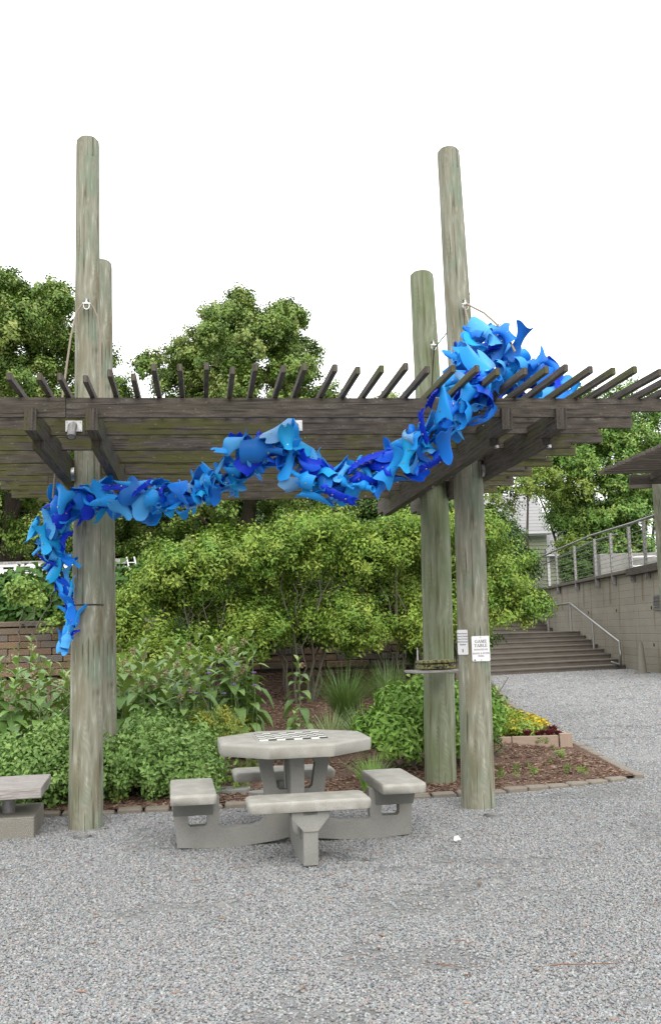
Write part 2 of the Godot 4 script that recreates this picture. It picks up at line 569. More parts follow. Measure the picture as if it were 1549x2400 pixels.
# ------------------------------------------------------------------ far right: wall, stairs, rails, house
func build_far_structures() -> void:
	rng.seed = 107
	var wall := thing("concrete_wall", "long board marked grey concrete wall beside the stairs at right", "wall", Vector3(10.35, 0, -30))
	var w := MB.new()
	w.quad(Vector3(0, 0, 4), Vector3(0, 0, -28), Vector3(0, 3.35, -28), Vector3(0, 3.35, 4), Vector3(-1, 0, 0))
	w.quad(Vector3(0, 3.35, 4), Vector3(0, 3.35, -28), Vector3(0.4, 3.35, -28), Vector3(0.4, 3.35, 4), Vector3.UP)
	w.quad(Vector3(0.4, 0, 4), Vector3(0.4, 0, -28), Vector3(0.4, 3.35, -28), Vector3(0.4, 3.35, 4), Vector3(1, 0, 0))
	w.quad(Vector3(0, 0, 4), Vector3(0.4, 0, 4), Vector3(0.4, 3.35, 4), Vector3(0, 3.35, 4), Vector3(0, 0, 1))
	w.quad(Vector3(0, 0, -28), Vector3(0.4, 0, -28), Vector3(0.4, 3.35, -28), Vector3(0, 3.35, -28), Vector3(0, 0, -1))
	part("wall_face", w, M.board_wall, wall)
	var cap := MB.new()
	cap.box(Vector3(0.15, 3.42, -14.5), Vector3(0.62, 0.13, 27), 0.02, Basis(), 2)
	part("coping", cap, M.step, wall)
	for k in 3:
		for j in 2:
			var hole := MB.new()
			hole.tube([Vector3(0.02, 0.9 + j * 1.2, -3.0 - k * 4.1), Vector3(-0.012, 0.9 + j * 1.2, -3.0 - k * 4.1)], [0.06], 10)
			part("tie_hole", hole, M.dark_iron, wall)
	# the deck at the wall's near end and its dark fascia
	var deck := thing("deck", "dark edged raised deck above the concrete wall at far right", "deck", Vector3(10.2, 0, -31))
	var d := MB.new()
	d.box(Vector3(0.15, 3.36, 0.5), Vector3(0.5, 0.26, 8.6), 0.02, Basis(), 2)
	part("fascia", d, M.boards[2], deck)
	var fl := MB.new()
	fl.box(Vector3(2.6, 3.44, 0.5), Vector3(4.4, 0.1, 8.6), 0.02, Basis(), 2)
	part("deck_floor", fl, M.step, deck)
	# guard rail: posts along the wall, a top rail, an inner hand rail and thin cables
	var rail := thing("guard_rail", "stainless steel cable guard rail along the top of the concrete wall", "railing", Vector3(10.28, 0, 0))
	var zs := [-54.2, -49.7, -46.0, -42.5, -39.2, -36.9, -34.6, -32.9, -30.6, -28.4]
	for z in zs:
		var p := MB.new()
		p.box(Vector3(-0.05, 4.0, z), Vector3(0.1, 1.86, 0.1), 0.012, Basis(), 1)
		p.box(Vector3(0.0, 3.2, z), Vector3(0.1, 0.3, 0.16), 0.01, Basis(), 1)
		part("post", p, M.steel_old, rail)
	var top := MB.new()
	top.tube([Vector3(-0.05, 4.87, -54.4), Vector3(-0.05, 5.03, -46), Vector3(-0.05, 5.1, -39.6), Vector3(-0.05, 5.0, -34), Vector3(-0.05, 4.97, -27)], [0.045], 8)
	part("top_rail", top, M.steel_old, rail)
	var mid := MB.new()
	mid.tube([Vector3(0.12, 4.5, -54.0), Vector3(0.12, 4.72, -46), Vector3(0.12, 4.91, -40), Vector3(0.12, 4.86, -36.6)], [0.035], 8)
	part("hand_rail", mid, M.steel_old, rail)
	for k in 8:
		var c := MB.new()
		var y := 3.55 + k * 0.16
		c.tube([Vector3(-0.05, y, -54.2), Vector3(-0.05, y, -27.5)], [0.008], 4)
		part("cable", c, M.steel_old, rail)
	# the stairs: their edges run off to the left, cut by the wall
	var st := thing("staircase", "broad flight of dark concrete steps climbing to the left of the concrete wall", "stairs")
	var e := Vector3(-0.91, 0, 0.41)
	for k in 8:
		step(st, Vector3(10.33, 0.17 * (k + 1), -36.4 - 0.92 * k), e, 0.95)
	var lan := MB.new()
	var a := Vector3(10.33, 1.36, -43.0)
	lan.quad(a, a + e * 9, a + e * 9 + Vector3(0, 0, -5.6), a + Vector3(0, 0, -5.6), Vector3.UP)
	part("landing", lan, M.step, st)
	for k in 10:
		step(st, Vector3(10.33, 1.36 + 0.17 * (k + 1), -48.2 - 0.85 * k), e, 0.9)
	var hr := thing("stair_hand_rail", "bent stainless steel hand rail standing on the lower concrete steps", "handrail", Vector3(10.0, 0, 0))
	var main := MB.new()
	main.tube([Vector3(0, 3.15, -50.2), Vector3(0, 2.52, -47.4), Vector3(0, 2.53, -42.8), Vector3(0, 0.97, -35.75), Vector3(0, 0.18, -35.72), Vector3(0, 0.24, -36.9)], [0.045], 8)
	part("rail", main, M.steel, hr)
	for q in [[-47.4, 1.36, 2.5], [-42.85, 1.36, 2.5], [-39.3, 0.66, 1.74]]:
		var p := MB.new()
		p.tube([Vector3(0, q[1], q[0]), Vector3(0, q[2], q[0])], [0.045], 8)
		part("post", p, M.steel, hr)
	# an exposed-aggregate bollard
	var bo := thing("bollard", "squat pebbled concrete bollard standing before the concrete wall", "bollard", Vector3(9.76, 0, -32.5))
	var bm := MB.new()
	bm.tube([Vector3(0, 0.05, 0), Vector3(0, 0.12, 0), Vector3(0, 0.9, 0), Vector3(0, 0.98, 0), Vector3(0, 1.04, 0)], [0.15, 0.15, 0.085, 0.07, 0.03], 12)
	part("shaft", bm, M.aggregate, bo)
	var bf := MB.new()
	bf.tube([Vector3(0, -0.02, 0), Vector3(0, 0.04, 0), Vector3(0, 0.06, 0)], [0.26, 0.26, 0.2], 14)
	part("foot", bf, M.aggregate, bo)
	# a louvred vent let into the wall
	var ve := thing("wall_vent", "pale louvred vent let into the concrete wall at right edge", "vent", Vector3(10.33, 2.25, -31.9))
	var fr := MB.new()
	fr.box(Vector3(0, 0.22, 0), Vector3(0.06, 0.05, 1.5), 0.01); fr.box(Vector3(0, -0.22, 0), Vector3(0.06, 0.05, 1.5), 0.01)
	fr.box(Vector3(0, 0, -0.73), Vector3(0.06, 0.39, 0.05), 0.01); fr.box(Vector3(0, 0, 0.73), Vector3(0.06, 0.39, 0.05), 0.01)
	part("frame", fr, M.steel_old, ve)
	for k in 4:
		var sl := MB.new()
		sl.box(Vector3(-0.005, -0.15 + k * 0.1, 0), Vector3(0.02, 0.09, 1.4), 0.004, Basis(Vector3(0, 0, 1), 0.5), 2)
		part("slat", sl, M.steel_old, ve)
	# the second pergola, cut by the right edge of the picture
	var p2 := thing("far_pergola", "smaller slatted timber pergola on a round pole at the right edge", "pergola", Vector3(0, 0, 0))
	var pm := MB.new()
	pm.tube([Vector3(10.3, 0, -31), Vector3(10.27, 3, -31), Vector3(10.25, 6.15, -31)], [0.29, 0.27, 0.25], 20, true, 1.0)
	part("pole", pm, M.pole, p2)
	for k in 24:
		var s := MB.new()
		var z := -30.1 + k * 0.2
		s.box(Vector3(12.4 + 0.02 * k, 6.16 + rng.randf_range(-0.01, 0.01), z), Vector3(8.6 + rng.randf_range(-0.1, 0.1), 0.11, 0.06), 0.008, Basis(), 0, Vector2(rng.randf() * 5, rng.randf() * 5))
		part("slat", s, M.boards[2], p2)
	for q in [[9.1, -30.35, 7.0], [9.4, -31.35, 7.0]]:
		var s := MB.new()
		s.box(Vector3(q[0] + q[2] / 2, 5.95, q[1]), Vector3(q[2], 0.3, 0.1), 0.01, Basis(), 0)
		part("beam", s, M.boards[2], p2)
	for x in [9.75, 12.8]:
		var s := MB.new()
		s.box(Vector3(x, 6.0, -28.2), Vector3(0.1, 0.2, 5.6), 0.01, Basis(), 2)
		part("joist", s, M.boards[2], p2)
	# beyond the guard rail: a concrete parapet and a white frame
	var par := thing("parapet", "low weathered concrete parapet behind the guard rail", "wall", Vector3(15.6, 0, -45))
	var pb := MB.new()
	pb.box(Vector3(0, 2.35, 0), Vector3(7.6, 4.7, 1.2), 0.03)
	part("wall_block", pb, M.concrete, par)
	var wf := thing("white_frame", "white metal handrail frame in front of the low parapet", "railing", Vector3(13.9, 0, -44))
	for x in [-0.85, 1.0]:
		var b := MB.new()
		b.box(Vector3(x, 4.2, 0), Vector3(0.08, 1.3, 0.08), 0.01, Basis(), 1)
		part("post", b, M.white, wf)
	for y in [4.5, 4.1]:
		var b := MB.new()
		b.box(Vector3(0.4, y, 0), Vector3(2.4, 0.07, 0.06), 0.01)
		part("rail", b, M.white, wf)
	build_house()

func step(st: Node, right: Vector3, e: Vector3, run: float) -> void:
	var m := MB.new()
	var l := right + e * 9.0
	var back := Vector3(0, 0, -run)
	var lip := Vector3(0, -0.17, 0)
	var over := Vector3(0.4, 0, 0.9).normalized() * 0.03
	m.quad(right + over, l + over, l + back, right + back, Vector3.UP)
	m.quad(right + over, l + over, l + over + Vector3(0, -0.04, 0), right + over + Vector3(0, -0.04, 0), Vector3(0, 0, 1))
	m.quad(right + over + Vector3(0, -0.04, 0), l + over + Vector3(0, -0.04, 0), l + Vector3(0, -0.04, 0), right + Vector3(0, -0.04, 0), Vector3.DOWN)
	var o := part("step", m, M.step, st)
	var r := MB.new()
	r.quad(right + Vector3(0, -0.04, 0), l + Vector3(0, -0.04, 0), l + lip, right + lip, Vector3(0, 0, 1))
	part("riser", r, M.step, o)

func build_house() -> void:
	var h := thing("house", "pale green shingled house with grey roof beyond the trees", "house", Vector3(10.5, 0, -62))
	var siding := mat(Color(0.27, 0.3, 0.22), 0.85)
	var core := MB.new()
	core.box(Vector3(0.9, 3.7, -4), Vector3(3.7, 7.4, 7.9), 0.02)
	core.box(Vector3(4.0, 3.0, -3.4), Vector3(2.5, 6.0, 6.7), 0.02)
	part("wall", core, siding, h)
	var rows := MB.new()
	for k in 30:
		var y := 0.2 + k * 0.24
		rows.box(Vector3(0.9, y, 0.0), Vector3(3.72, 0.27, 0.07), 0.004, Basis(Vector3.RIGHT, -0.14))
		if y < 5.9: rows.box(Vector3(4.0, y, 0.02), Vector3(2.52, 0.27, 0.07), 0.004, Basis(Vector3.RIGHT, -0.14))
	part("shingle_siding", rows, siding, h).set_meta("kind", "stuff")
	var roof := mat(Color(0.3, 0.3, 0.31), 0.9)
	for q in [[0.9, 7.3, 4.1, 3.9], [4.1, 6.0, 2.9, 2.4]]:
		var rf := MB.new()
		for k in 12:
			rf.box(Vector3(q[0], q[1] + 0.06 + k * q[3] / 12.0 * 0.75, 0.35 - k * q[3] / 12.0), Vector3(q[2], 0.06, q[3] / 12.0 * 1.45), 0.01, Basis(Vector3.RIGHT, 0.6))
		part("roof", rf, roof, h)
		var fa := MB.new()
		fa.box(Vector3(q[0], q[1] - 0.05, 0.42), Vector3(q[2] + 0.1, 0.2, 0.08), 0.01)
		part("fascia", fa, M.white, h)
	for x in [2.78, 5.2]:
		var tr := MB.new()
		tr.box(Vector3(x, 2.9, 0.09), Vector3(0.16, 5.8, 0.06), 0.01)
		part("corner_board", tr, M.white, h)
	var wn := MB.new()
	wn.box(Vector3(0.2, 5.4, 0.06), Vector3(0.8, 1.3, 0.08), 0.01)
	var wo := part("window", wn, M.white, h)
	var pn := MB.new()
	pn.box(Vector3(0.2, 5.4, 0.11), Vector3(0.64, 1.12, 0.02), 0.004)
	part("pane", pn, M.glass, wo)

# ------------------------------------------------------------------ retaining wall, truck and ladder behind it
func build_retaining_wall() -> void:
	rng.seed = 114
	var w := thing("retaining_wall", "retaining wall of tan split faced blocks behind the flower bed", "wall", Vector3(-8.4, 0, -18.7), 0.02)
	var core := MB.new()
	core.box(Vector3(5.0, 0.95, -0.25), Vector3(10.6, 1.9, 0.25), 0.01)
	part("core", core, M.blocks[2], w)
	var shapes := []
	for k in 4:
		var b := MB.new()
		b.box(Vector3.ZERO, Vector3(0.395, 0.122, 0.2), 0.014, Basis(Vector3(0, 0, 1), rng.randf_range(-0.01, 0.01)))
		shapes.append(b.mesh())
	for r in 7:
		var y := 1.02 + r * 0.128
		for k in 26:
			var x := k * 0.402 + (0.2 if r % 2 else 0.0) + rng.randf_range(-0.004, 0.004)
			part("block", shapes[rng.randi() % 4], M.blocks[rng.randi() % 4], w, Transform3D(Basis(), Vector3(x, y, rng.randf_range(-0.014, 0.014))))
	for k in 18:
		var b := MB.new()
		b.box(Vector3.ZERO, Vector3(0.595, 0.1, 0.3), 0.016)
		part("cap_stone", b, M.blocks[[2, 0, 2][k % 3]], w, Transform3D(Basis(), Vector3(k * 0.602, 1.912 + 0.006, -0.02 + rng.randf_range(-0.008, 0.008))))
	# a white work truck with a ladder rack, parked on the terrace
	var t := thing("work_truck", "white truck with overhead rack parked behind the hedge at left", "truck", Vector3(-7.0, 1.8, -26.5))
	var paint_w := mat(Color(0.75, 0.76, 0.78), 0.35)
	var bd := MB.new()
	bd.box(Vector3(-0.6, 0.72, 0), Vector3(3.4, 0.55, 1.8), 0.06)
	bd.box(Vector3(1.7, 0.7, 0), Vector3(1.6, 0.5, 1.76), 0.1)
	part("body", bd, paint_w, t)
	var cab := MB.new()
	cab.prism(PackedVector2Array([Vector2(-0.3, 0.95), Vector2(1.3, 0.95), Vector2(0.75, 1.5), Vector2(0.0, 1.55)]), 1.6)
	part("cab", cab, paint_w, t)
	var ws := MB.new()
	ws.quad(Vector3(0.0, 1.02, 0.815), Vector3(1.05, 1.02, 0.815), Vector3(0.68, 1.42, 0.815), Vector3(0.05, 1.45, 0.815), Vector3(0, 0, 1))
	part("side_window", ws, M.glass, t)
	for x in [-1.6, 1.5]:
		var wh := MB.new()
		wh.tube([Vector3(x, 0.35, 0.66), Vector3(x, 0.35, 0.92)], [0.35], 18)
		var wo := part("wheel", wh, M.black, t)
		var hb := MB.new()
		hb.tube([Vector3(x, 0.35, 0.92), Vector3(x, 0.35, 0.935)], [0.2], 14)
		part("rim", hb, M.steel, wo)
	for z in [-0.8, 0.85]:
		var rk := MB.new()
		rk.box(Vector3(-0.2, 1.52, z), Vector3(3.4, 0.06, 0.06), 0.01); rk.box(Vector3(-0.2, 1.72, z), Vector3(3.4, 0.06, 0.06), 0.01)
		for k in 9: rk.box(Vector3(-1.85 + k * 0.41, 1.62, z), Vector3(0.14, 0.14, 0.05), 0.01)
		part("rack_rail", rk, paint_w, t)
		for x in [-0.98, 0.4]:
			var po := MB.new()
			po.box(Vector3(x, 1.24, z), Vector3(0.16, 0.5, 0.06), 0.01, Basis(), 1)
			part("rack_post", po, paint_w, t)
	var la := thing("extension_ladder", "aluminium extension ladder lying flat on the truck rack", "ladder", Vector3(-7.1, 3.57, -26.4))
	for z in [-0.3, 0.3]:
		var r := MB.new()
		r.box(Vector3(0, 0.05, z), Vector3(3.3, 0.09, 0.04), 0.006)
		part("side_rail", r, M.steel_old, la)
	for k in 11:
		var r := MB.new()
		r.tube([Vector3(-1.5 + k * 0.3, 0.05, -0.28), Vector3(-1.5 + k * 0.3, 0.05, 0.28)], [0.018], 6)
		part("rung", r, M.steel_old, la)
	var le := thing("leaning_ladder", "small aluminium ladder leaning upright among the bushes behind the left pole", "ladder", Vector3(-4.5, 1.8, -23.6))
	for z in [-0.09, 0.09]:
		var r := MB.new()
		r.tube([Vector3(z + 0.17, 0, 0), Vector3(z - 0.28, 1.72, -0.3)], [0.022], 6)
		part("side_rail", r, M.steel, le)
	for k in 6:
		var f := 0.12 + k * 0.16
		var c := Vector3(0.17, 0, 0).lerp(Vector3(-0.28, 1.72, -0.3), f)
		var r := MB.new()
		r.tube([c + Vector3(-0.09, 0, 0), c + Vector3(0.09, 0, 0)], [0.016], 6)
		part("rung", r, M.steel, le)

# ------------------------------------------------------------------ pergola
func pole(p: Node, base: Vector3, xs: Array, radii: Array, height: float, m: Material) -> void:
	var pts := []
	var rad := []
	var steps := 16
	for k in steps + 1:
		var f := float(k) / steps
		var g := f * (xs.size() - 1)
		var i := mini(int(g), xs.size() - 2)
		pts.append(base + Vector3(lerpf(xs[i], xs[i + 1], g - i), f * (height - 0.03) - 0.05, 0))
		rad.append(lerpf(radii[i], radii[i + 1], g - i) * (1.0 + rng.randf_range(-0.012, 0.012)))
	pts.append(pts[-1] + Vector3(0, 0.05, 0)); rad.append(rad[-1] * 0.96)
	pts.append(pts[-1] + Vector3(0, 0.025, 0)); rad.append(rad[-1] * 0.8)
	var t := MB.new()
	t.tube(pts, rad, 28, true, 1.0)
	part("pole", t, m, p)

func joist_board(p: Node, x0: float, x1: float, z: float, notch_r: bool, notch_l: bool, k: int) -> void:
	var y1 := JOIST_TOP + rng.randf_range(-0.003, 0.003)
	var y0 := y1 - JOIST_H
	var c := 0.004
	var poly := PackedVector2Array()
	if notch_l: poly.append_array([Vector2(x0, y0 + 0.045), Vector2(x0 + 0.29, y0 + 0.045), Vector2(x0 + 0.29, y0)])
	else: poly.append(Vector2(x0, y0))
	if notch_r: poly.append_array([Vector2(x1 - 0.29, y0), Vector2(x1 - 0.29, y0 + 0.045), Vector2(x1, y0 + 0.045)])
	else: poly.append(Vector2(x1, y0))
	poly.append_array([Vector2(x1, y1 - c), Vector2(x1 - c, y1), Vector2(x0 + c, y1), Vector2(x0, y1 - c)])
	var m := MB.new()
	m.prism(poly, 0.042)
	var off := Vector2(rng.randf() * 3, rng.randf() * 3)
	for i in m.uv.size(): m.uv[i] += off
	part("joist", m, M.boards[k], p, Transform3D(Basis(), Vector3(0, 0, z)))

func build_pergola() -> void:
	rng.seed = 121
	var p := thing("pergola", "large weathered timber pergola on four tall round poles", "pergola", PERGOLA, YAW)
	pole(p, Vector3.ZERO, [-0.01, 0.006, 0.014, 0.01, 0.012], [0.148, 0.139, 0.122, 0.113, 0.105], 6.22, M.pole)
	pole(p, Vector3(3.44, 0, 0), [0.006, 0.03, 0.05, 0.025, 0.0], [0.154, 0.144, 0.137, 0.12, 0.109], 6.24, M.pole)
	pole(p, Vector3(3.44, 0, -1.371), [-0.014, 0.02, 0.045, 0.03, 0.008], [0.165, 0.16, 0.155, 0.142, 0.13], 5.5, M.pole_green)
	pole(p, Vector3(0, 0, -1.371), [0.0, 0.005, 0.005, 0.0, 0.0], [0.15, 0.14, 0.132, 0.122, 0.115], 5.56, M.pole)
	# the long joists: eight, front to back, each of two or three boards
	var splices := [[0.075], [0.14, 1.62], [0.19], [-0.13, 0.135], [0.3], [-0.5], [1.1], [0.6]]
	for k in 8:
		var z := 1.986 - 0.632 * k
		var cuts: Array = [-1.08] + splices[k] + [4.51]
		for i in cuts.size() - 1:
			if k == 3 and i == 1: continue            # the front left pole stands in this gap
			joist_board(p, cuts[i] + 0.0025, cuts[i + 1] - 0.0025, z, i == cuts.size() - 2, i == 0, 0 if cuts[i] < 1.0 and k > 0 else (1 if k > 2 else 2))
	# pairs of cross beams on each side of the poles, stepped at their ends
	for x in [-0.16, 0.255, 3.24, 3.655]:
		var b := MB.new()
		b.prism(PackedVector2Array([Vector2(-3.2, 3.045), Vector2(-2.85, 3.045), Vector2(-2.85, 2.985), Vector2(1.69, 2.985), Vector2(1.69, 3.045), Vector2(2.05, 3.045), Vector2(2.05, 3.2), Vector2(-3.2, 3.2)]), 0.082, Transform3D(Basis(Vector3(0, 0, 1), Vector3.UP, Vector3(-1, 0, 0)), Vector3(x, 0, 0)))
		part("cross_beam", b, M.boards[0] if x < 1.0 else M.boards[1], p)
	# slats laid across the joists, reaching out to the front
	var xs := [-1.0, -0.83, -0.64, -0.44, -0.232, -0.057, 0.075, 0.261, 0.4]
	for k in 25: xs.append(0.567 + 0.1615 * k)
	for i in xs.size():
		var s := MB.new()
		var tip: float = 2.7 + rng.randf_range(-0.02, 0.02)
		if i < 10: tip = 2.47 + rng.randf_range(-0.05, 0.05)
		var off := Vector2(rng.randf() * 3, rng.randf() * 3)
		s.box(Vector3(0, 0, tip / 2 - 1.35), Vector3(0.034, 0.052, tip + 2.7), 0.005, Basis(Vector3.RIGHT, rng.randf_range(-0.006, 0.006)).rotated(Vector3.UP, rng.randf_range(-0.008, 0.008)), 2, off)
		part("slat", s, M.boards[rng.randi() % 3], p, Transform3D(Basis(), Vector3(xs[i], JOIST_TOP + 0.03, 0)))
	# steel plates that hold the beams to the poles, with bolt ends
	for q in [[-0.112, 0.03], [0.207, 0.03], [3.288, 0.03], [3.607, 0.03]]:
		var pl := MB.new()
		pl.tube([Vector3(q[0] - 0.02, 3.05, 0.1), Vector3(q[0] + 0.02, 3.05, 0.1)], [0.06], 12)
		part("bolt_plate", pl, M.steel, p)
	for q in [[3.655, 1.72], [3.24, 1.72], [3.24, -0.4], [3.655, -0.4]]:
		var bt := MB.new()
		bt.tube([Vector3(q[0] + 0.01, 2.985, q[1]), Vector3(q[0] + 0.01, 2.965, q[1])], [0.018], 8)
		part("bolt", bt, M.steel, p)

# ------------------------------------------------------------------ trees
func tree(called: String, label: String, at: Vector3, trunk_r: float, lobes: Array, limbs: Array, bark: Material, tw, clump_r: float, per: int, cols: Array, size := Vector2(0.8, 1.25)) -> void:
	var t := thing(called, label, "tree", at)
	var m := MB.new()
	for l in limbs: limb(m, l[0], l[1], l[2], l[3], l[2] * 0.9)
	part("trunk", m, bark, t)
	crown("crown", t, tw, lobes, clump_r, per, cols, size, 0.7, M.leaf_tree)

func spire(h0: float, h1: float, r: float, n: int, count: int) -> Array:      # lobes filling a pointed dome
	var out := []
	for k in n:
		var y := lerpf(h0, h1 - 0.5, pow((k + 0.5) / n, 0.85))
		var rr := minf(r, 0.8 + 0.95 * (h1 - y))
		var a := k * 2.39996
		var q := rr * sqrt(rng.randf_range(0.15, 1.0)) * 0.82
		var s := clampf(rr * 0.34, 0.35, 1.0) * rng.randf_range(0.65, 1.25)
		out.append([Vector3(cos(a) * q, y, sin(a) * q), Vector3(s, s * 0.8, s), maxi(3, int(count * s))])
		if k % 5 == 0: out.append([Vector3(cos(a) * rr * 0.98, y + 0.35, sin(a) * rr * 0.98), Vector3(0.2, 0.4, 0.2), 5])     # leaders standing out of the outline
	out.append([Vector3(0, h1 - 0.2, 0), Vector3(0.2, 0.5, 0.2), 5])
	return out

func build_trees() -> void:
	rng.seed = 128
	var linden := [Color(0.1, 0.165, 0.035), Color(0.11, 0.17, 0.035), Color(0.13, 0.19, 0.04), Color(0.22, 0.25, 0.08), Color(0.06, 0.115, 0.022), Color(0.09, 0.15, 0.03)]
	var tw := twig(12, 0.42, 0.14, 0.1, 0.3, 0.3).mesh()
	tree("linden_tree", "large linden tree with pale bracts at the left edge", Vector3(-11.0, 1.8, -34), 0.4, spire(2.0, 12.2, 4.7, 62, 11) + [[Vector3(3.4, 6.6, 0.5), Vector3(1.0, 1.2, 1.0), 16], [Vector3(4.1, 5.2, 0.3), Vector3(1.0, 1.2, 1.0), 16], [Vector3(3.2, 8.0, 0.2), Vector3(0.7, 0.8, 0.7), 9]],
		[[Vector3(0, -0.2, 0), Vector3(0.2, 11, 0), 0.42, 0.05], [Vector3(0, 2, 0), Vector3(3, 5, 1), 0.14, 0.03], [Vector3(0, 2.4, 0), Vector3(-3, 5.5, 1), 0.14, 0.03], [Vector3(0.1, 3, 0), Vector3(1.5, 7, 2), 0.12, 0.03]], M.bark, tw, 0.42, 26, linden, Vector2(0.65, 1.1))
	tree("linden_tree", "bushy linden tree with pointed top seen between the tall poles", Vector3(-3.1, 1.8, -36), 0.35, spire(2.4, 12.0, 4.5, 60, 10),
		[[Vector3(0, -0.2, 0), Vector3(0.1, 11, 0), 0.38, 0.05], [Vector3(0, 2, 0), Vector3(2.5, 5.5, 1), 0.12, 0.03], [Vector3(0, 2.4, 0), Vector3(-2.6, 5, 1), 0.12, 0.03]], M.bark, tw, 0.42, 26, linden, Vector2(0.65, 1.1))
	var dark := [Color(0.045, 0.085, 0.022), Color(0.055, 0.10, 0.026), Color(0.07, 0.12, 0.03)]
	tree("linden_tree", "shaded tree behind the middle of the pergola", Vector3(2.6, 1.2, -44), 0.3, [[Vector3(0.3, 9.0, 0), Vector3(1.6, 1.5, 1.5), 40], [Vector3(-1.8, 7.6, 0.5), Vector3(1.6, 1.8, 1.5), 40], [Vector3(2.2, 8.0, 0.5), Vector3(1.6, 1.9, 1.5), 40], [Vector3(0.5, 5.5, 0.5), Vector3(3, 2.2, 1.5), 60]],
		[[Vector3(0, -0.4, 0), Vector3(0, 9, 0), 0.3, 0.05], [Vector3(0, 2, 0), Vector3(2, 5, 0.5), 0.12, 0.03]], M.bark, tw, 0.6, 34, linden)
	# the deep shade under and behind the lindens
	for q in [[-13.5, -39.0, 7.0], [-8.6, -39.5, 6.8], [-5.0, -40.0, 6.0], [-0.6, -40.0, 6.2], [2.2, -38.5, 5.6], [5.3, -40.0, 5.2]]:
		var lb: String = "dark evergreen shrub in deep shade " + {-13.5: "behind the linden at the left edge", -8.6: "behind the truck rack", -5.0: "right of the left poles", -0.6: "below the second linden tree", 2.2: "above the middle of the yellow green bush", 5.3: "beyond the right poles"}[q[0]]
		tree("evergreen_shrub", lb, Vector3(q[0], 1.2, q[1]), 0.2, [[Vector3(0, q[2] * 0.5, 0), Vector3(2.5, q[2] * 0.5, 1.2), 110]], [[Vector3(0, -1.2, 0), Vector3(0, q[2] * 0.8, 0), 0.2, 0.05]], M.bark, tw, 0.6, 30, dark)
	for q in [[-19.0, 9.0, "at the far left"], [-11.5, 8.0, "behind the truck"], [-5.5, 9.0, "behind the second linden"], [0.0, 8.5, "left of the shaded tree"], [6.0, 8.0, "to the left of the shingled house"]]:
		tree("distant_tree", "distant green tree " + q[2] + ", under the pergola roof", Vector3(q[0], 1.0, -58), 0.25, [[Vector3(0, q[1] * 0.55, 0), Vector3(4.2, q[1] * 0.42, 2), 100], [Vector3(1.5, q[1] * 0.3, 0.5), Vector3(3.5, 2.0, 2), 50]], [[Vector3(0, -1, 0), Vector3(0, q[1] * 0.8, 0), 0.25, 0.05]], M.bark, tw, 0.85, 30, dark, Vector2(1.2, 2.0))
	# the airy many-stemmed tree behind the guard rail
	var holm := [Color(0.08, 0.16, 0.035), Color(0.10, 0.2, 0.04), Color(0.13, 0.23, 0.05), Color(0.18, 0.25, 0.06)]
	var tw2 := twig(9, 0.42, 0.19, 0.1, 0.4, 0.1).mesh()
	var lobes := []
	for k in 88:
		var a := rng.randf() * TAU
		var y := rng.randf_range(2.4, 10.3)
		var r := 4.8 * sin(clampf((y - 2.6) / 9.6, 0.12, 1.0) * PI * 0.86)
		lobes.append([Vector3(cos(a) * r * 0.72, y, sin(a) * r * 0.4), Vector3(1.1, 0.75, 0.9), 11])
	var limbs := []
	for q in [[-2.4, 8.5], [-0.9, 10.0], [0.6, 10.4], [2.2, 9.0], [3.4, 7.6], [-3.4, 6.0]]:
		limbs.append([Vector3(q[0] * 0.18, -3, 0), Vector3(q[0], q[1], rng.randf_range(-1, 1)), 0.16, 0.03])
		limbs.append([Vector3(q[0] * 0.6, q[1] * 0.5, 0), Vector3(q[0] * 0.6 + rng.randf_range(-1.5, 1.5), q[1] * 0.85, 0.6), 0.07, 0.02])
	tree("airy_tree", "airy many stemmed tree with sky between its branches behind the guard rail", Vector3(14.2, 2.6, -52), 0.2, lobes, limbs, M.bark, tw2, 0.5, 14, holm)
	tree("airy_tree", "paler young tree in front of the shingled house roof", Vector3(9.6, 1.0, -50), 0.15, [[Vector3(0.3, 7.6, 0), Vector3(1.6, 1.0, 1), 26], [Vector3(2.6, 7.0, 0), Vector3(1.0, 1.2, 1), 20], [Vector3(2.5, 4.2, 0), Vector3(0.6, 0.6, 0.8), 8], [Vector3(-1.4, 6.8, 0), Vector3(1.2, 1.2, 1), 22], [Vector3(-1.9, 4.6, 0), Vector3(1.1, 1.4, 1), 26], [Vector3(-2.0, 2.6, 0), Vector3(1.2, 1.4, 1), 26]],
		[[Vector3(0, -1, 0), Vector3(0.3, 8, 0), 0.14, 0.03]], M.bark, tw2, 0.5, 14, [Color(0.14, 0.2, 0.04), Color(0.18, 0.23, 0.05), Color(0.1, 0.16, 0.03)])
	tree("round_shrub", "dark clipped shrub behind the lower end of the guard rail", Vector3(12.0, 2.0, -47.5), 0.12, [[Vector3(0, 1.6, 0), Vector3(1.2, 1.7, 1.0), 90]], [[Vector3(0, -2, 0), Vector3(0, 2, 0), 0.1, 0.04]], M.bark, twig(10, 0.3, 0.14, 0.06).mesh(), 0.35, 26, dark)

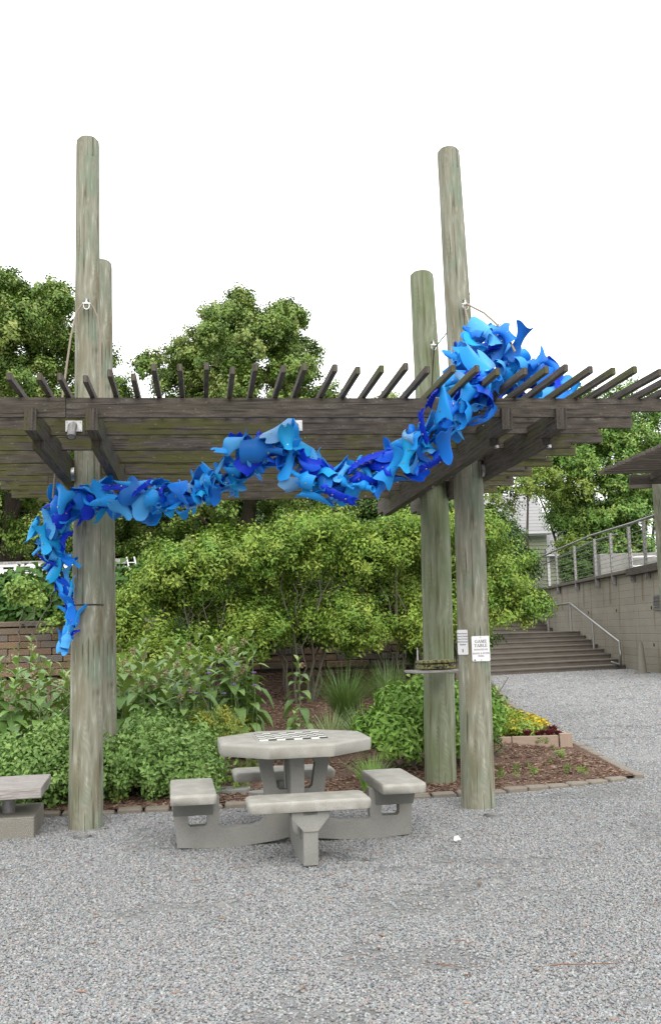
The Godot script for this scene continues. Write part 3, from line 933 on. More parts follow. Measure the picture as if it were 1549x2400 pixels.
# ------------------------------------------------------------------ shrubs of the bed
func shrub(called: String, label: String, at: Vector3, stems: int, spread: float, height: float, lobes: Array, tw, clump_r: float, per: int, cols: Array, size := Vector2(0.8, 1.25), cat := "shrub", group := "") -> void:
	var t := thing(called, label, cat, at, 0.0, group)
	if stems > 0:
		for k in stems:
			var m := MB.new()
			var a := k * TAU / stems + rng.randf() * 0.7
			var r := spread * rng.randf_range(0.5, 1.0)
			var b := Vector3(cos(a) * 0.2, -0.05, sin(a) * 0.16)
			var top := Vector3(cos(a) * r, height * rng.randf_range(0.75, 1.0), sin(a) * r * 0.7)
			limb(m, b, top, rng.randf_range(0.012, 0.024), 0.006, 0.06, 6, 8)
			var fork := b.lerp(top, 0.5)
			limb(m, fork, fork + Vector3(rng.randf_range(-0.5, 0.5), 0.7, rng.randf_range(-0.4, 0.4)), 0.014, 0.005, 0.04, 5, 5)
			part("stem", m, M.bark_grey, t)
	crown("foliage", t, tw, lobes, clump_r, per, cols, size)

func build_shrubs() -> void:
	rng.seed = 135
	var yel := [Color(0.14, 0.225, 0.035), Color(0.18, 0.25, 0.042), Color(0.09, 0.175, 0.03), Color(0.24, 0.29, 0.06), Color(0.075, 0.15, 0.027), Color(0.11, 0.2, 0.033), Color(0.19, 0.255, 0.042), Color(0.16, 0.24, 0.038)]
	var tw := twig(10, 0.21, 0.074, 0.034, 0.3, 0.25).mesh()
	var spots := [
		[-2.0, -15.6, 3.15, "leftmost of the yellow green bushes, behind the left end of the bed"],
		[-0.55, -16.0, 3.55, "tall yellow green bush behind the game table"],
		[1.05, -16.2, 3.55, "broad yellow green bush left of the right hand poles"],
		[2.1, -16.8, 3.5, "yellow green bush seen between and right of the two right poles"]]
	for i in 4:
		var q: Array = spots[i]
		var b := gp(q[0], q[1])
		var h: float = q[2] - b.y
		var lobes := []
		for k in 19:
			var a := k * 2.4
			var f := fposmod(k * 0.618, 1.0)
			var rr := (1.15 if i < 3 else 0.75) * (1.0 - 0.35 * f)
			lobes.append([Vector3(cos(a) * rr * 0.62, lerpf(1.15 if i < 3 else 1.75, h - 0.3, fposmod(k * 0.618, 1.0)) + rng.randf_range(-0.1, 0.1), sin(a) * rr * 0.55), Vector3(0.5, 0.32, 0.45), 10])
		for k in 5: lobes.append([Vector3(lerpf(-0.95, 0.9, k / 4.0), rng.randf_range(0.8, 1.15) if i < 3 else 1.5, rng.randf_range(0.2, 0.65)), Vector3(0.36, 0.22, 0.3), 7])
		if i == 0: lobes.append_array([[Vector3(-1.0, 0.95, 0.35), Vector3(0.55, 0.4, 0.4), 18], [Vector3(-0.5, 0.6, 0.9), Vector3(0.6, 0.3, 0.4), 18], [Vector3(-1.1, 1.5, 0.1), Vector3(0.4, 0.3, 0.4), 12]])
		if i == 3: lobes.append_array([[Vector3(0.75, 1.95, 0.3), Vector3(0.35, 0.45, 0.4), 14], [Vector3(0.95, 1.45, 0.4), Vector3(0.4, 0.24, 0.4), 12], [Vector3(0.55, 1.35, 0.4), Vector3(0.35, 0.22, 0.3), 9]])
		shrub("yellow_green_bush", q[3], b, 12, 0.95, h - 0.3, lobes, tw, 0.23, 21, yel, Vector2(0.6, 1.25), "bush")
	for k in 4:
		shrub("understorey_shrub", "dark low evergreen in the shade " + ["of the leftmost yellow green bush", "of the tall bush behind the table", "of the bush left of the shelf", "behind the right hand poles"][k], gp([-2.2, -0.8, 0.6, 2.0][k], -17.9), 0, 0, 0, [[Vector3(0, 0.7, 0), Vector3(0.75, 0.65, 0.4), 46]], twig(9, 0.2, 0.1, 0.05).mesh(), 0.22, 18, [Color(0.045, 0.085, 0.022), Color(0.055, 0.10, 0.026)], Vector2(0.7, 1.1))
	# large-leaved hedge along the top of the retaining wall
	var hyd := [Color(0.035, 0.085, 0.016), Color(0.045, 0.1, 0.02), Color(0.06, 0.125, 0.024), Color(0.03, 0.07, 0.014)]
	var big := twig(8, 0.25, 0.17, 0.12, 0.15, 0.25).mesh()
	var nm := ["at the left edge", "above the left end of the block wall", "right of the blue tail", "just right of the left pole", "behind the yellow green bushes"]
	for k in 5:
		var x: float = [-7.2, -6.0, -4.9, -3.7, -2.5][k]
		shrub("hedge_shrub", "broad leaved dark green hedge shrub " + nm[k], Vector3(x, 1.8, -20.3), 3, 0.3, 0.7, [[Vector3(0, 0.5, 0), Vector3(0.75, 0.44 + 0.1 * (k % 2), 0.5), 44], [Vector3(0, 0.2, 0.2), Vector3(0.7, 0.25, 0.4), 24]], big, 0.25, 16, hyd, Vector2(0.7, 1.2), "hedge")
	shrub("hedge_shrub", "lighter young shrub poking out of the hedge beside the blue tail", Vector3(-5.55, 1.5, -18.4), 2, 0.2, 0.9, [[Vector3(0, 0.85, 0), Vector3(0.25, 0.35, 0.2), 7], [Vector3(0.6, 0.3, 0), Vector3(0.3, 0.15, 0.2), 6]], twig(9, 0.2, 0.1, 0.06).mesh(), 0.16, 14, [Color(0.12, 0.2, 0.04), Color(0.15, 0.22, 0.05)], Vector2(0.7, 1.1))
	shrub("bank_shrub", "green shrub on the bank at the foot of the far stairs", gp(2.6, -24.5), 4, 0.5, 1.2, [[Vector3(0, 1.0, 0), Vector3(0.9, 0.9, 0.7), 60]], tw, 0.3, 22, hyd)
	shrub("bank_shrub", "tall green shrub between the yellow green bush and the stairs", Vector3(3.7, 0, -33), 4, 0.8, 2.2, [[Vector3(0, 1.9, 0), Vector3(1.1, 1.5, 1.0), 60]], twig(10, 0.3, 0.14, 0.07).mesh(), 0.4, 24, hyd + yel)

# ------------------------------------------------------------------ concrete game table
func slab(root: Node, called: String, turn: float) -> void:
	var outline := PackedVector2Array()
	var half := [Vector2(0.0, 0.06), Vector2(0.18, 0.03), Vector2(0.46, 0.0), Vector2(0.62, 0.0), Vector2(0.90, 0.02), Vector2(0.93, 0.36), Vector2(0.93, 0.385), Vector2(0.58, 0.385), Vector2(0.58, 0.36), Vector2(0.585, 0.165), Vector2(0.565, 0.15), Vector2(0.34, 0.148), Vector2(0.27, 0.165), Vector2(0.232, 0.21), Vector2(0.222, 0.27), Vector2(0.24, 0.45), Vector2(0.29, 0.70)]
	for q in half: outline.append(q)
	for k in range(half.size() - 1, 0, -1): outline.append(Vector2(-half[k].x, half[k].y))
	var c := CSGCombiner3D.new()
	c.name = called
	c.rotation.y = turn
	root.add_child(c)
	var body := CSGPolygon3D.new()
	body.name = "body"
	body.polygon = outline
	body.depth = 0.1
	body.position.z = 0.05
	c.add_child(body)
	var holes := []
	for s in [-1, 1]:
		holes.append(PackedVector2Array([Vector2(s * 0.675, 0.185), Vector2(s * 0.69, 0.17), Vector2(s * 0.80, 0.17), Vector2(s * 0.815, 0.185), Vector2(s * 0.82, 0.29), Vector2(s * 0.805, 0.305), Vector2(s * 0.69, 0.305), Vector2(s * 0.675, 0.29)]))
		holes.append(PackedVector2Array([Vector2(s * 0.055, 0.41), Vector2(s * 0.115, 0.41), Vector2(s * 0.138, 0.43), Vector2(s * 0.165, 0.60), Vector2(s * 0.145, 0.632), Vector2(s * 0.055, 0.632)]))
	for hp in holes:
		if Geometry2D.is_polygon_clockwise(hp): hp.reverse()
		var ho := CSGPolygon3D.new()
		ho.name = "opening"
		ho.operation = CSGShape3D.OPERATION_SUBTRACTION
		ho.polygon = hp
		ho.depth = 0.3
		ho.position.z = 0.15
		c.add_child(ho, true)
	c.material_override = M.concrete
	for q in c.get_children(): q.material = M.concrete

func rounded_slab(half: PackedVector2Array, y0: float, y1: float, under: float) -> MB:      # a plan outline with a rounded top edge and a drawn-in underside
	var m := MB.new()
	var levels := [[y0, under], [y0 + 0.004, 0.004], [y1 - 0.022, 0.0], [y1 - 0.008, 0.006], [y1, 0.02]]
	var n := half.size()
	var rings := []
	for l in levels:
		var row := []
		for q in half:
			var d := q.normalized()
			var s: Vector2 = q - d * l[1] * 1.2
			row.append(m.p(Vector3(s.x, l[0], s.y)))
		rings.append(row)
	for i in levels.size() - 1:
		for k in n:
			var j := (k + 1) % n
			var o: Vector2 = half[k] + half[j]
			var dir := Vector3(o.x, 0.2 if i > 1 else 0.0, o.y)
			m.tdir(rings[i][k], rings[i][j], rings[i + 1][j], dir); m.tdir(rings[i][k], rings[i + 1][j], rings[i + 1][k], dir)
	for e in [0, levels.size() - 1]:
		var first := m.v.size()
		for k in n: m.p(m.v[rings[e][k]])
		for k in range(1, n - 1): m.tdir(first, first + k, first + k + 1, Vector3.UP if e else Vector3.DOWN)
	return m

func soft_rect(hx: float, hz: float, r: float) -> PackedVector2Array:
	var o := PackedVector2Array()
	for k in 4:
		var c: Vector2 = Vector2(hx - r, hz - r) * [Vector2(1, 1), Vector2(-1, 1), Vector2(-1, -1), Vector2(1, -1)][k]
		for j in 4:
			var a := PI / 2 * k + PI / 2 * j / 3.0
			o.append(c + Vector2(cos(a), sin(a)) * r)
	return o

func build_game_table() -> void:
	rng.seed = 142
	var t := thing("game_table", "octagonal grey concrete game table with four attached bench seats", "table", Vector3(-0.345, 0, -8.03), 0.16)
	slab(t, "pedestal", 0.0)
	slab(t, "pedestal_001", PI / 2)
	var oct := PackedVector2Array()
	for k in 8:
		var a := PI / 8 + k * PI / 4
		var b := a + PI / 4
		var p0 := Vector2(cos(a), sin(a)) * 0.625
		var p1 := Vector2(cos(b), sin(b)) * 0.625
		oct.append(p0.lerp(p1, 0.03)); oct.append(p0.lerp(p1, 0.97))
	part("tabletop", rounded_slab(oct, 0.70, 0.80, 0.03), M.concrete_top, t)
	var border := MB.new()
	border.box(Vector3(-0.02, 0.801, 0.0), Vector3(0.56, 0.006, 0.56), 0.002)
	var board := part("game_board", border, M.concrete_top, t)
	var tile := MB.new()
	tile.box(Vector3.ZERO, Vector3(0.0645, 0.009, 0.0645), 0.001)
	var tm := tile.mesh()
	for i in 8:
		for j in 8:
			part("tile", tm, M.tile_white if (i + j) % 2 else M.tile_black, board, Transform3D(Basis(), Vector3(-0.02 + (i - 3.5) * 0.065, 0.8045 + rng.randf() * 0.001, (j - 3.5) * 0.065)))
	for q in [[0, 0.78, false, 0.425], [0, -0.78, false, 0.425], [-0.78, 0, true, 0.44], [0.78, 0, true, 0.44]]:
		var hx: float = q[3]
		var s := soft_rect(hx, 0.185, 0.03) if not q[2] else soft_rect(0.17, hx, 0.03)
		part("seat", rounded_slab(s, 0.386, 0.462, 0.03), M.concrete_top, t, Transform3D(Basis(), Vector3(q[0], 0, q[1])))
		var b := MB.new()                       # the flared bracket under each seat
		b.prism(PackedVector2Array([Vector2(-0.049, 0.25), Vector2(0.049, 0.25), Vector2(0.13, 0.345), Vector2(0.13, 0.385), Vector2(-0.13, 0.385), Vector2(-0.13, 0.345)]), 0.30, Transform3D(Basis(Vector3.UP, PI / 2 if q[2] else 0.0), Vector3.ZERO))
		part("bracket", b, M.concrete, t, Transform3D(Basis(), Vector3(q[0] * 1.0, 0, q[1] * 1.0)))

# ------------------------------------------------------------------ slatted bench at the left edge
func build_bench() -> void:
	rng.seed = 149
	var b := thing("park_bench", "backless bench of grey timber slats on a concrete foot", "bench", Vector3(-3.38, 0, -8.67), 0.177)
	for k in 9:
		var s := MB.new()
		s.box(Vector3(0, 0.372, -0.39 + k * 0.0975), Vector3(1.8 + rng.randf_range(-0.006, 0.006), 0.082, 0.084), 0.005, Basis(), 0, Vector2(rng.randf() * 4, rng.randf() * 4))
		part("slat", s, M.bench_wood, b)
	for x in [-0.58, 0.6]:
		var p := MB.new()
		p.tube([Vector3(x, 0.16, 0.05), Vector3(x, 0.322, 0.05)], [0.052], 16)
		part("post", p, M.steel_old, b)
		var pl := MB.new()
		pl.box(Vector3(x, 0.326, 0.0), Vector3(0.1, 0.012, 0.8), 0.003)
		part("support_bar", pl, M.steel_old, b)
		var f := MB.new()
		f.box(Vector3(x - 0.04, 0.08, -0.03), Vector3(0.56, 0.19, 0.74), 0.012)
		part("foot", f, M.aggregate, b)

# ------------------------------------------------------------------ stone edging and small things on the gravel
func build_edging() -> void:
	rng.seed = 156
	var e := thing("stone_edging", "low edging of rough tan paving stones round the flower bed", "edging")
	var shapes := []
	for k in 5:
		var m := MB.new()
		m.box(Vector3.ZERO, Vector3(0.232, 0.1, 0.12), 0.02)
		for i in m.v.size(): m.v[i] += Vector3(rng.randf_range(-0.006, 0.006), rng.randf_range(-0.005, 0.007), rng.randf_range(-0.006, 0.006))
		shapes.append(m.mesh())
	var x := -3.9
	while x < 3.02:
		var z := front_z(x)
		var d := front_z(x + 0.1) - z
		part("stone", shapes[rng.randi() % 5], M.stone, e, Transform3D(Basis(Vector3.UP, atan2(-d, 0.1) + rng.randf_range(-0.05, 0.05)), Vector3(x, -0.008 + rng.randf_range(-0.012, 0.008), z + rng.randf_range(-0.012, 0.012))))
		x += 0.247 * cos(atan2(d, 0.1))
	var zz := -10.9
	while zz > -26.0:
		part("stone", shapes[rng.randi() % 5], M.stone, e, Transform3D(Basis(Vector3.UP, PI / 2 + rng.randf_range(-0.06, 0.06)), Vector3(right_x(zz) + 0.02 + rng.randf_range(-0.012, 0.012), -0.008 + rng.randf_range(-0.012, 0.008), zz)))
		zz -= 0.247
	for q in [[-2.087, -8.43, "flush round ground light in front of the left pole"], [1.307, -8.86, "flush round ground light in front of the sign pole"]]:
		var g := thing("ground_light", q[2], "light fitting", Vector3(q[0], 0, q[1]), 0.0, "ground lights")
		var r := MB.new()
		r.tube([Vector3(0, -0.01, 0), Vector3(0, 0.02, 0), Vector3(0, 0.026, 0)], [0.075, 0.075, 0.06], 18)
		part("rim", r, M.steel_old, g)
		var l := MB.new()
		l.tube([Vector3(0, 0.026, 0), Vector3(0, 0.031, 0)], [0.048, 0.044], 16)
		part("lens", l, mat(Color(0.22, 0.22, 0.23), 0.2), g)
	var w := MB.new()
	w.tube([Vector3(-0.022, 0.012, 0), Vector3(-0.012, 0.02, 0.004), Vector3(0.006, 0.026, -0.004), Vector3(0.024, 0.014, 0)], [0.008, 0.024, 0.021, 0.006], 7)
	tag(part("paper_scrap", w, M.white, self, Transform3D(Basis(), Vector3(0.879, 0.01, -7.82))), "small white crumpled scrap lying on the gravel", "litter")
	for q in [[1.12, -4.95, 0.2, 0.16, "thin brown twig on the gravel at lower right"], [0.5, -5.0, -0.2, 0.06, "short brown twig on the gravel near the lower middle"], [0.62, -5.35, 0.1, 0.05, "tiny reddish twig on the gravel right of the table foot"]]:
		var tw := MB.new()
		limb(tw, Vector3(-q[3], 0.02, 0), Vector3(q[3], 0.018, 0.05), 0.004, 0.002, 0.01, 5, 5)
		tag(part("twig", tw, mat(Color(0.2, 0.11, 0.07), 0.9), self, Transform3D(Basis(Vector3.UP, q[2]), Vector3(q[0], 0.01, q[1]))), q[4], "twig", "twigs on the gravel")

func build_gravel() -> void:
	rng.seed = 191
	var where := [[], [], []]
	var tint := [[], [], []]
	var noise := FastNoiseLite.new()
	noise.seed = 5
	noise.frequency = 0.55
	var cols := [Color(0.205, 0.222, 0.24), Color(0.255, 0.272, 0.285), Color(0.29, 0.31, 0.325), Color(0.34, 0.36, 0.37), Color(0.29, 0.265, 0.25), Color(0.32, 0.30, 0.28), Color(0.16, 0.168, 0.182), Color(0.25, 0.255, 0.285), Color(0.25, 0.285, 0.28), Color(0.40, 0.41, 0.41), Color(0.32, 0.265, 0.265), Color(0.27, 0.28, 0.285), Color(0.28, 0.29, 0.3)]
	for made in 430000:
		var z := -3.9 - 9.0 * pow(rng.randf(), 1.1)
		var x := rng.randf_range(-1.0, 1.0) * (0.45 - z * 0.36)
		var s := rng.randf_range(0.36, 0.74) * (1.0 + maxf(0.0, -z - 6.0) * 0.06)
		if made % 5 == 0:                              # the path on the right, to the foot of the stairs
			z = -12.0 - 24.0 * pow(rng.randf(), 1.3)
			x = lerpf(right_x(z), 0.2 - z * 0.36, rng.randf())
			s = rng.randf_range(0.7, 1.3) * (0.9 + (-z - 12.0) * 0.07)
		if z < front_z(x) + 0.08 and x < right_x(z) + 0.08: continue
		if noise.get_noise_2d(x, z * 1.6) > 0.3 and rng.randf() < 0.75: continue
		if rng.randf() < 0.012: s *= 1.5
		var k := rng.randi() % 3
		where[k].append(Transform3D(Basis.from_euler(Vector3(rng.randf_range(-0.5, 0.5), rng.randf() * TAU, rng.randf_range(-0.5, 0.5))).scaled(Vector3.ONE * s), Vector3(x, rng.randf_range(-0.001, 0.006), z)))
		tint[k].append(pick(cols, 0.08) * 0.92)
	for k in 3:
		var m := MB.new()
		m.tube([Vector3(0, -0.006, 0), Vector3(0, -0.002, 0), Vector3(0, 0.004, 0), Vector3(0, 0.007, 0)], [0.006, 0.0115, 0.0105, 0.005], 6)
		for i in m.v.size():
			m.v[i] = Vector3(m.v[i].x * [1.3, 1.0, 0.9][k], m.v[i].y, m.v[i].z * [0.8, 1.0, 1.2][k])
			m.n[i] = m.n[i].normalized()
		for i in m.n.size(): m.n[i] = Vector3.ZERO
		swarm("gravel", m, M.chips, self, where[k], tint[k])
	# bark chips over the mulch
	var w2 := []
	var t2 := []
	var bark_c := [Color(0.13, 0.075, 0.05), Color(0.17, 0.1, 0.07), Color(0.09, 0.055, 0.04), Color(0.22, 0.15, 0.11), Color(0.28, 0.2, 0.16)]
	for k in 42000:
		var x := rng.randf_range(-4.5, 3.05)
		var z := -9.6 - 9.0 * pow(rng.randf(), 1.5)
		if z > front_z(x) - 0.08: continue
		w2.append(Transform3D(Basis.from_euler(Vector3(rng.randf_range(-0.5, 0.5), rng.randf() * TAU, rng.randf_range(-0.4, 0.4))).scaled(Vector3(rng.randf_range(0.6, 1.5), 1, rng.randf_range(0.5, 1.2))), gp(x, z) + Vector3(0, rng.randf_range(0.0, 0.014), 0)))
		t2.append(pick(bark_c, 0.3))
	var chip := MB.new()
	chip.box(Vector3.ZERO, Vector3(0.05, 0.006, 0.014), 0.002)
	for k in 170:                                       # stray chips carried out over the gravel
		var z := -4.2 - 6.0 * rng.randf()
		var x := rng.randf_range(-1.0, 1.0) * (0.45 - z * 0.36)
		if z < front_z(x) + 0.08: continue
		w2.append(Transform3D(Basis.from_euler(Vector3(rng.randf_range(-0.2, 0.2), rng.randf() * TAU, rng.randf_range(-0.2, 0.2))).scaled(Vector3(rng.randf_range(0.3, 0.9), 1, rng.randf_range(0.4, 0.9))), Vector3(x, 0.01, z)))
		t2.append(pick([Color(0.24, 0.14, 0.1), Color(0.3, 0.2, 0.15), Color(0.2, 0.13, 0.08)], 0.3))
	swarm("bark_litter", chip, M.chips, self, w2, t2)

# ------------------------------------------------------------------ planter box
func build_planter() -> void:
	rng.seed = 163
	var p := thing("planter_box", "low raised planter of new pinkish timber boards at bed corner", "planter", Vector3(3.02, 0, -13.3))
	var bs := [[Vector3(-0.46, 0.1, -0.02), Vector3(0.6, 0.19, 0.04)], [Vector3(-0.9, 0.1, -0.02), Vector3(0.26, 0.185, 0.04)], [Vector3(-0.07, 0.11, 0.0), Vector3(0.16, 0.22, 0.06)], [Vector3(0.0, 0.1, -1.6), Vector3(0.04, 0.19, 3.1)]]
	for k in 4:
		var m := MB.new()
		m.box(bs[k][0], bs[k][1], 0.006, Basis(), 2 if k == 3 else (1 if k == 2 else 0), Vector2(k * 0.7, k))
		part("board" if k != 2 else "corner_post", m, M.new_wood, p)
	var soil := MB.new()
	soil.box(Vector3(-0.55, 0.13, -1.6), Vector3(1.0, 0.03, 3.1), 0.005)
	part("soil", soil, M.mulch, p)
	# dark red rosettes, each a plant
	var ros := MB.new()
	for k in 14:
		var a := k * 2.4
		var o := Vector3(cos(a), 0, sin(a))
		ros.leaf(Vector3(0, 0.01, 0), (o * (0.35 + 0.04 * k) + Vector3.UP).normalized(), o.cross(Vector3.UP), 0.12, 0.055, 0.25, 0.1)
	var rm := ros.mesh()
	var red := mat(Color(0.12, 0.022, 0.025), 0.45)
	for q in [[-0.12, -0.22], [-0.26, -0.16], [-0.38, -0.24], [-0.16, -0.42], [-0.3, -0.36], [-0.1, -0.62], [-0.52, -0.2], [-0.08, -1.9], [-0.1, -2.15], [-0.16, -2.4], [-0.12, -2.75]]:
		tag(part("red_lettuce", rm, red, self, Transform3D(Basis(Vector3.UP, rng.randf() * 6).scaled(Vector3.ONE * rng.randf_range(0.85, 1.25)), Vector3(3.02 + q[0], 0.145, -13.3 + q[1]))), "dark red leafy rosette along the front and path side of the timber planter" if q[1] > -1.0 else "dark red leafy rosette at the far path side of the timber planter", "plant", "red rosettes in the planter" if q[1] > -1.0 else "red rosettes at the planter's far end")
	var f := thing("yellow_flowers", "mat of bright yellow flowers filling the timber planter", "flowers", Vector3(2.6, 0.14, -14.3))
	var w := []
	var t := []
	for k in 900:
		var x := rng.randf_range(-0.5, 0.3)
		var z := rng.randf_range(-1.2, 0.55)
		w.append(Transform3D(up_basis(Vector3.UP + rdir() * 0.5, rng.randf() * 6, rng.randf_range(0.8, 1.3)), Vector3(x, rng.randf_range(0.06, 0.16) + 0.04 * sin(x * 9), z)))
		t.append(pick([Color(0.7, 0.5, 0.02), Color(0.75, 0.58, 0.03), Color(0.6, 0.45, 0.05)], 0.15))
	swarm("blossom", twig(6, 0.01, 0.03, 0.02, 0.1, 0.0), M.leaf, f, w, t)
	crown("foliage", f, twig(8, 0.1, 0.05, 0.025).mesh(), [[Vector3(-0.1, 0.04, -0.3), Vector3(0.4, 0.06, 0.9), 60]], 0.1, 12, [Color(0.14, 0.22, 0.04), Color(0.2, 0.26, 0.05)])

# ------------------------------------------------------------------ flowers and herbs
func blade_leaf(l: float, w: float, bend: float) -> MB:      # a broad oval leaf along +z, curving down
	var m := MB.new()
	var rows := []
	for k in 5:
		var f := k / 4.0
		var hw: float = w * 0.5 * [0.25, 0.85, 1.0, 0.7, 0.02][k]
		var y: float = 0.12 * l * sin(f * PI) - bend * l * f * f
		var z := l * f * (1.0 - 0.2 * bend * f)
		rows.append([m.p(Vector3(-hw, y + hw * 0.3, z)), m.p(Vector3(0, y, z)), m.p(Vector3(hw, y + hw * 0.3, z))])
	for k in 4:
		for j in 2:
			m.tdir(rows[k][j], rows[k][j + 1], rows[k + 1][j + 1], Vector3.UP); m.tdir(rows[k][j], rows[k + 1][j + 1], rows[k + 1][j], Vector3.UP)
	return m

func solid_leaf(c: Color) -> StandardMaterial3D:
	var m := mat(c * 1.25, 0.5)
	m.backlight_enabled = true
	m.backlight = Color(0.9, 1.0, 0.4) * 0.35
	m.cull_mode = BaseMaterial3D.CULL_DISABLED
	return m

func build_flowers() -> void:
	rng.seed = 170
	var leaves := [blade_leaf(0.22, 0.105, 0.35).mesh(), blade_leaf(0.24, 0.115, 0.6).mesh(), blade_leaf(0.18, 0.07, 0.1).mesh()]
	var greens := [solid_leaf(Color(0.11, 0.2, 0.05)), solid_leaf(Color(0.14, 0.24, 0.06)), solid_leaf(Color(0.09, 0.17, 0.045)), solid_leaf(Color(0.2, 0.3, 0.08))]
	var pinks := [mat(Color(0.36, 0.25, 0.17), 0.8), mat(Color(0.4, 0.31, 0.21), 0.8), mat(Color(0.3, 0.17, 0.14), 0.8)]
	var umbel := MB.new()
	for k in 26:
		var d := rdir()
		umbel.tube([d * 0.02, d * 0.036, d * 0.045], [0.002, 0.009, 0.003], 4, false)
	var um := umbel.mesh()
	var stem_m := solid_leaf(Color(0.16, 0.22, 0.09))
	# milkweed: four plants are built, the rest are copies
	var protos := []
	for k in 4:
		var t := thing("milkweed", "", "plant")
		t.set_meta("stem", "milkweed")
		var h: float = [1.02, 1.18, 0.92, 1.1][k]
		var st := MB.new()
		limb(st, Vector3(0, -0.05, 0), Vector3(rng.randf_range(-0.05, 0.05), h, rng.randf_range(-0.04, 0.04)), 0.009, 0.005, 0.012, 6, 6)
		part("stem", st, stem_m, t)
		for j in 10:
			var f := (j + 1.0) / 10.0
			var y := lerpf(0.08, h, f)
			for s in 2:
				var a := j * PI / 2 + s * PI + rng.randf_range(-0.25, 0.25)
				var pitch := lerpf(0.3, -0.8, f * f) + rng.randf_range(-0.2, 0.2)
				var sz := lerpf(1.15, 0.66, f * f) * rng.randf_range(0.85, 1.1)
				part("leaf", leaves[2] if f > 0.85 else leaves[rng.randi() % 2], greens[3] if f > 0.85 and rng.randf() < 0.8 else greens[rng.randi() % 3], t, Transform3D(Basis(Vector3.UP, a) * Basis(Vector3.RIGHT, pitch) * Basis().scaled(Vector3(1.25, 1.15, 1.15) * sz), Vector3(0, y, 0)))
		for j in [2, 1, 0, 1][k]:
			var a: float = j * 2.2 + k
			part("flower_head", um, pinks[(j + k) % 3], t, Transform3D(Basis(Vector3.UP, a).scaled(Vector3.ONE * rng.randf_range(0.65, 0.95)), Vector3(cos(a) * 0.07, h - 0.05 - 0.07 * j, sin(a) * 0.07)))
		protos.append(t)
	var zones := [[-4.6, -2.7, -11.4, -10.9, 15, "pink flowered milkweed in the front row left of the left pole"], [-5.2, -2.95, -13.0, -11.6, 24, "pink flowered milkweed in the back rows left of the left pole, below the block wall"], [-2.35, -1.5, -11.6, -11.1, 11, "pink flowered milkweed in the front row right of the left pole"], [-2.95, -1.45, -13.2, -11.8, 24, "pink flowered milkweed in the back rows right of the left pole, below the bushes"], [-1.5, -0.95, -13.2, -12.1, 12, "dark leaved milkweed at the right end of the milkweed patch, nearest the table"]]
	var first := 0
	for zn in zones:
		for k in zn[4]:
			var f: float = (k + 0.5) / zn[4]
			var x: float = lerpf(zn[0], zn[1], f) + rng.randf_range(-0.1, 0.1)
			var z: float = lerpf(zn[2], zn[3], fposmod(k * 0.618, 1.0))
			var src: Node3D = protos[k % 4]
			if first < 4:
				src = protos[first]
				first += 1
				src.position = gp(x, z); src.rotation.y = rng.randf() * 6
				tag(src, zn[5], "plant", zn[5].replace("milkweed in", "milkweeds in"))
			else:
				copy_of(src, zn[5], gp(x, z), rng.randf() * 6, rng.randf_range(0.95, 1.22), zn[5].replace("milkweed in", "milkweeds in").replace("milkweed at", "milkweeds at"))
	copy_of(protos[2], "pale young milkweed standing alone behind the game table", gp(-0.48, -11.9), 0.4, 0.62).rotation.x = 0.05
	copy_of(protos[3], "taller lone milkweed just behind the pale young one", gp(-0.46, -12.8), 2.4, 0.95)
	# low herbs: fine grey-green mounds in front of the milkweed
	var herb := [Color(0.125, 0.22, 0.055), Color(0.16, 0.26, 0.075), Color(0.09, 0.175, 0.04), Color(0.19, 0.28, 0.09)]
	var tw := twig(16, 0.22, 0.04, 0.022, 0.35, 0.1).mesh()
	var mounds := [[-3.05, -9.95, 0.3, 0.3, "catmint mound behind the bench end"], [-2.62, -9.95, 0.32, 0.5, "catmint mound left of the left pole"], [-2.75, -10.4, 0.35, 0.55, "taller catmint mound behind the bench"], [-1.95, -10.15, 0.34, 0.38, "catmint mound right of the left poles"], [-1.62, -10.3, 0.3, 0.34, "widest catmint mound between pole and table"], [-1.75, -10.75, 0.35, 0.52, "catmint mound at the milkweed feet"], [-3.7, -10.1, 0.4, 0.45, "catmint mound at the left edge"]]
	for q in mounds:
		shrub("catmint", "fine leaved grey green " + q[4], gp(q[0], q[1]), 0, 0, 0, [[Vector3(0, q[3] * 0.45, 0), Vector3(q[2], q[3] * 0.4, q[2] * 0.8), 46], [Vector3(-q[2] * 0.5, q[3] * 0.75, 0.1), Vector3(q[2] * 0.4, q[3] * 0.35, 0.2), 12], [Vector3(q[2] * 0.6, q[3] * 0.6, -0.1), Vector3(q[2] * 0.5, q[3] * 0.4, 0.2), 12]], tw, 0.12, 12, herb, Vector2(0.5, 1.6), "plant")
	# the bright leafy bush behind the table, one by the right poles
	var bright := [Color(0.12, 0.235, 0.04), Color(0.15, 0.27, 0.05), Color(0.1, 0.19, 0.035), Color(0.19, 0.3, 0.07)]
	var tw3 := twig(11, 0.2, 0.085, 0.038, 0.2, 0.35).mesh()
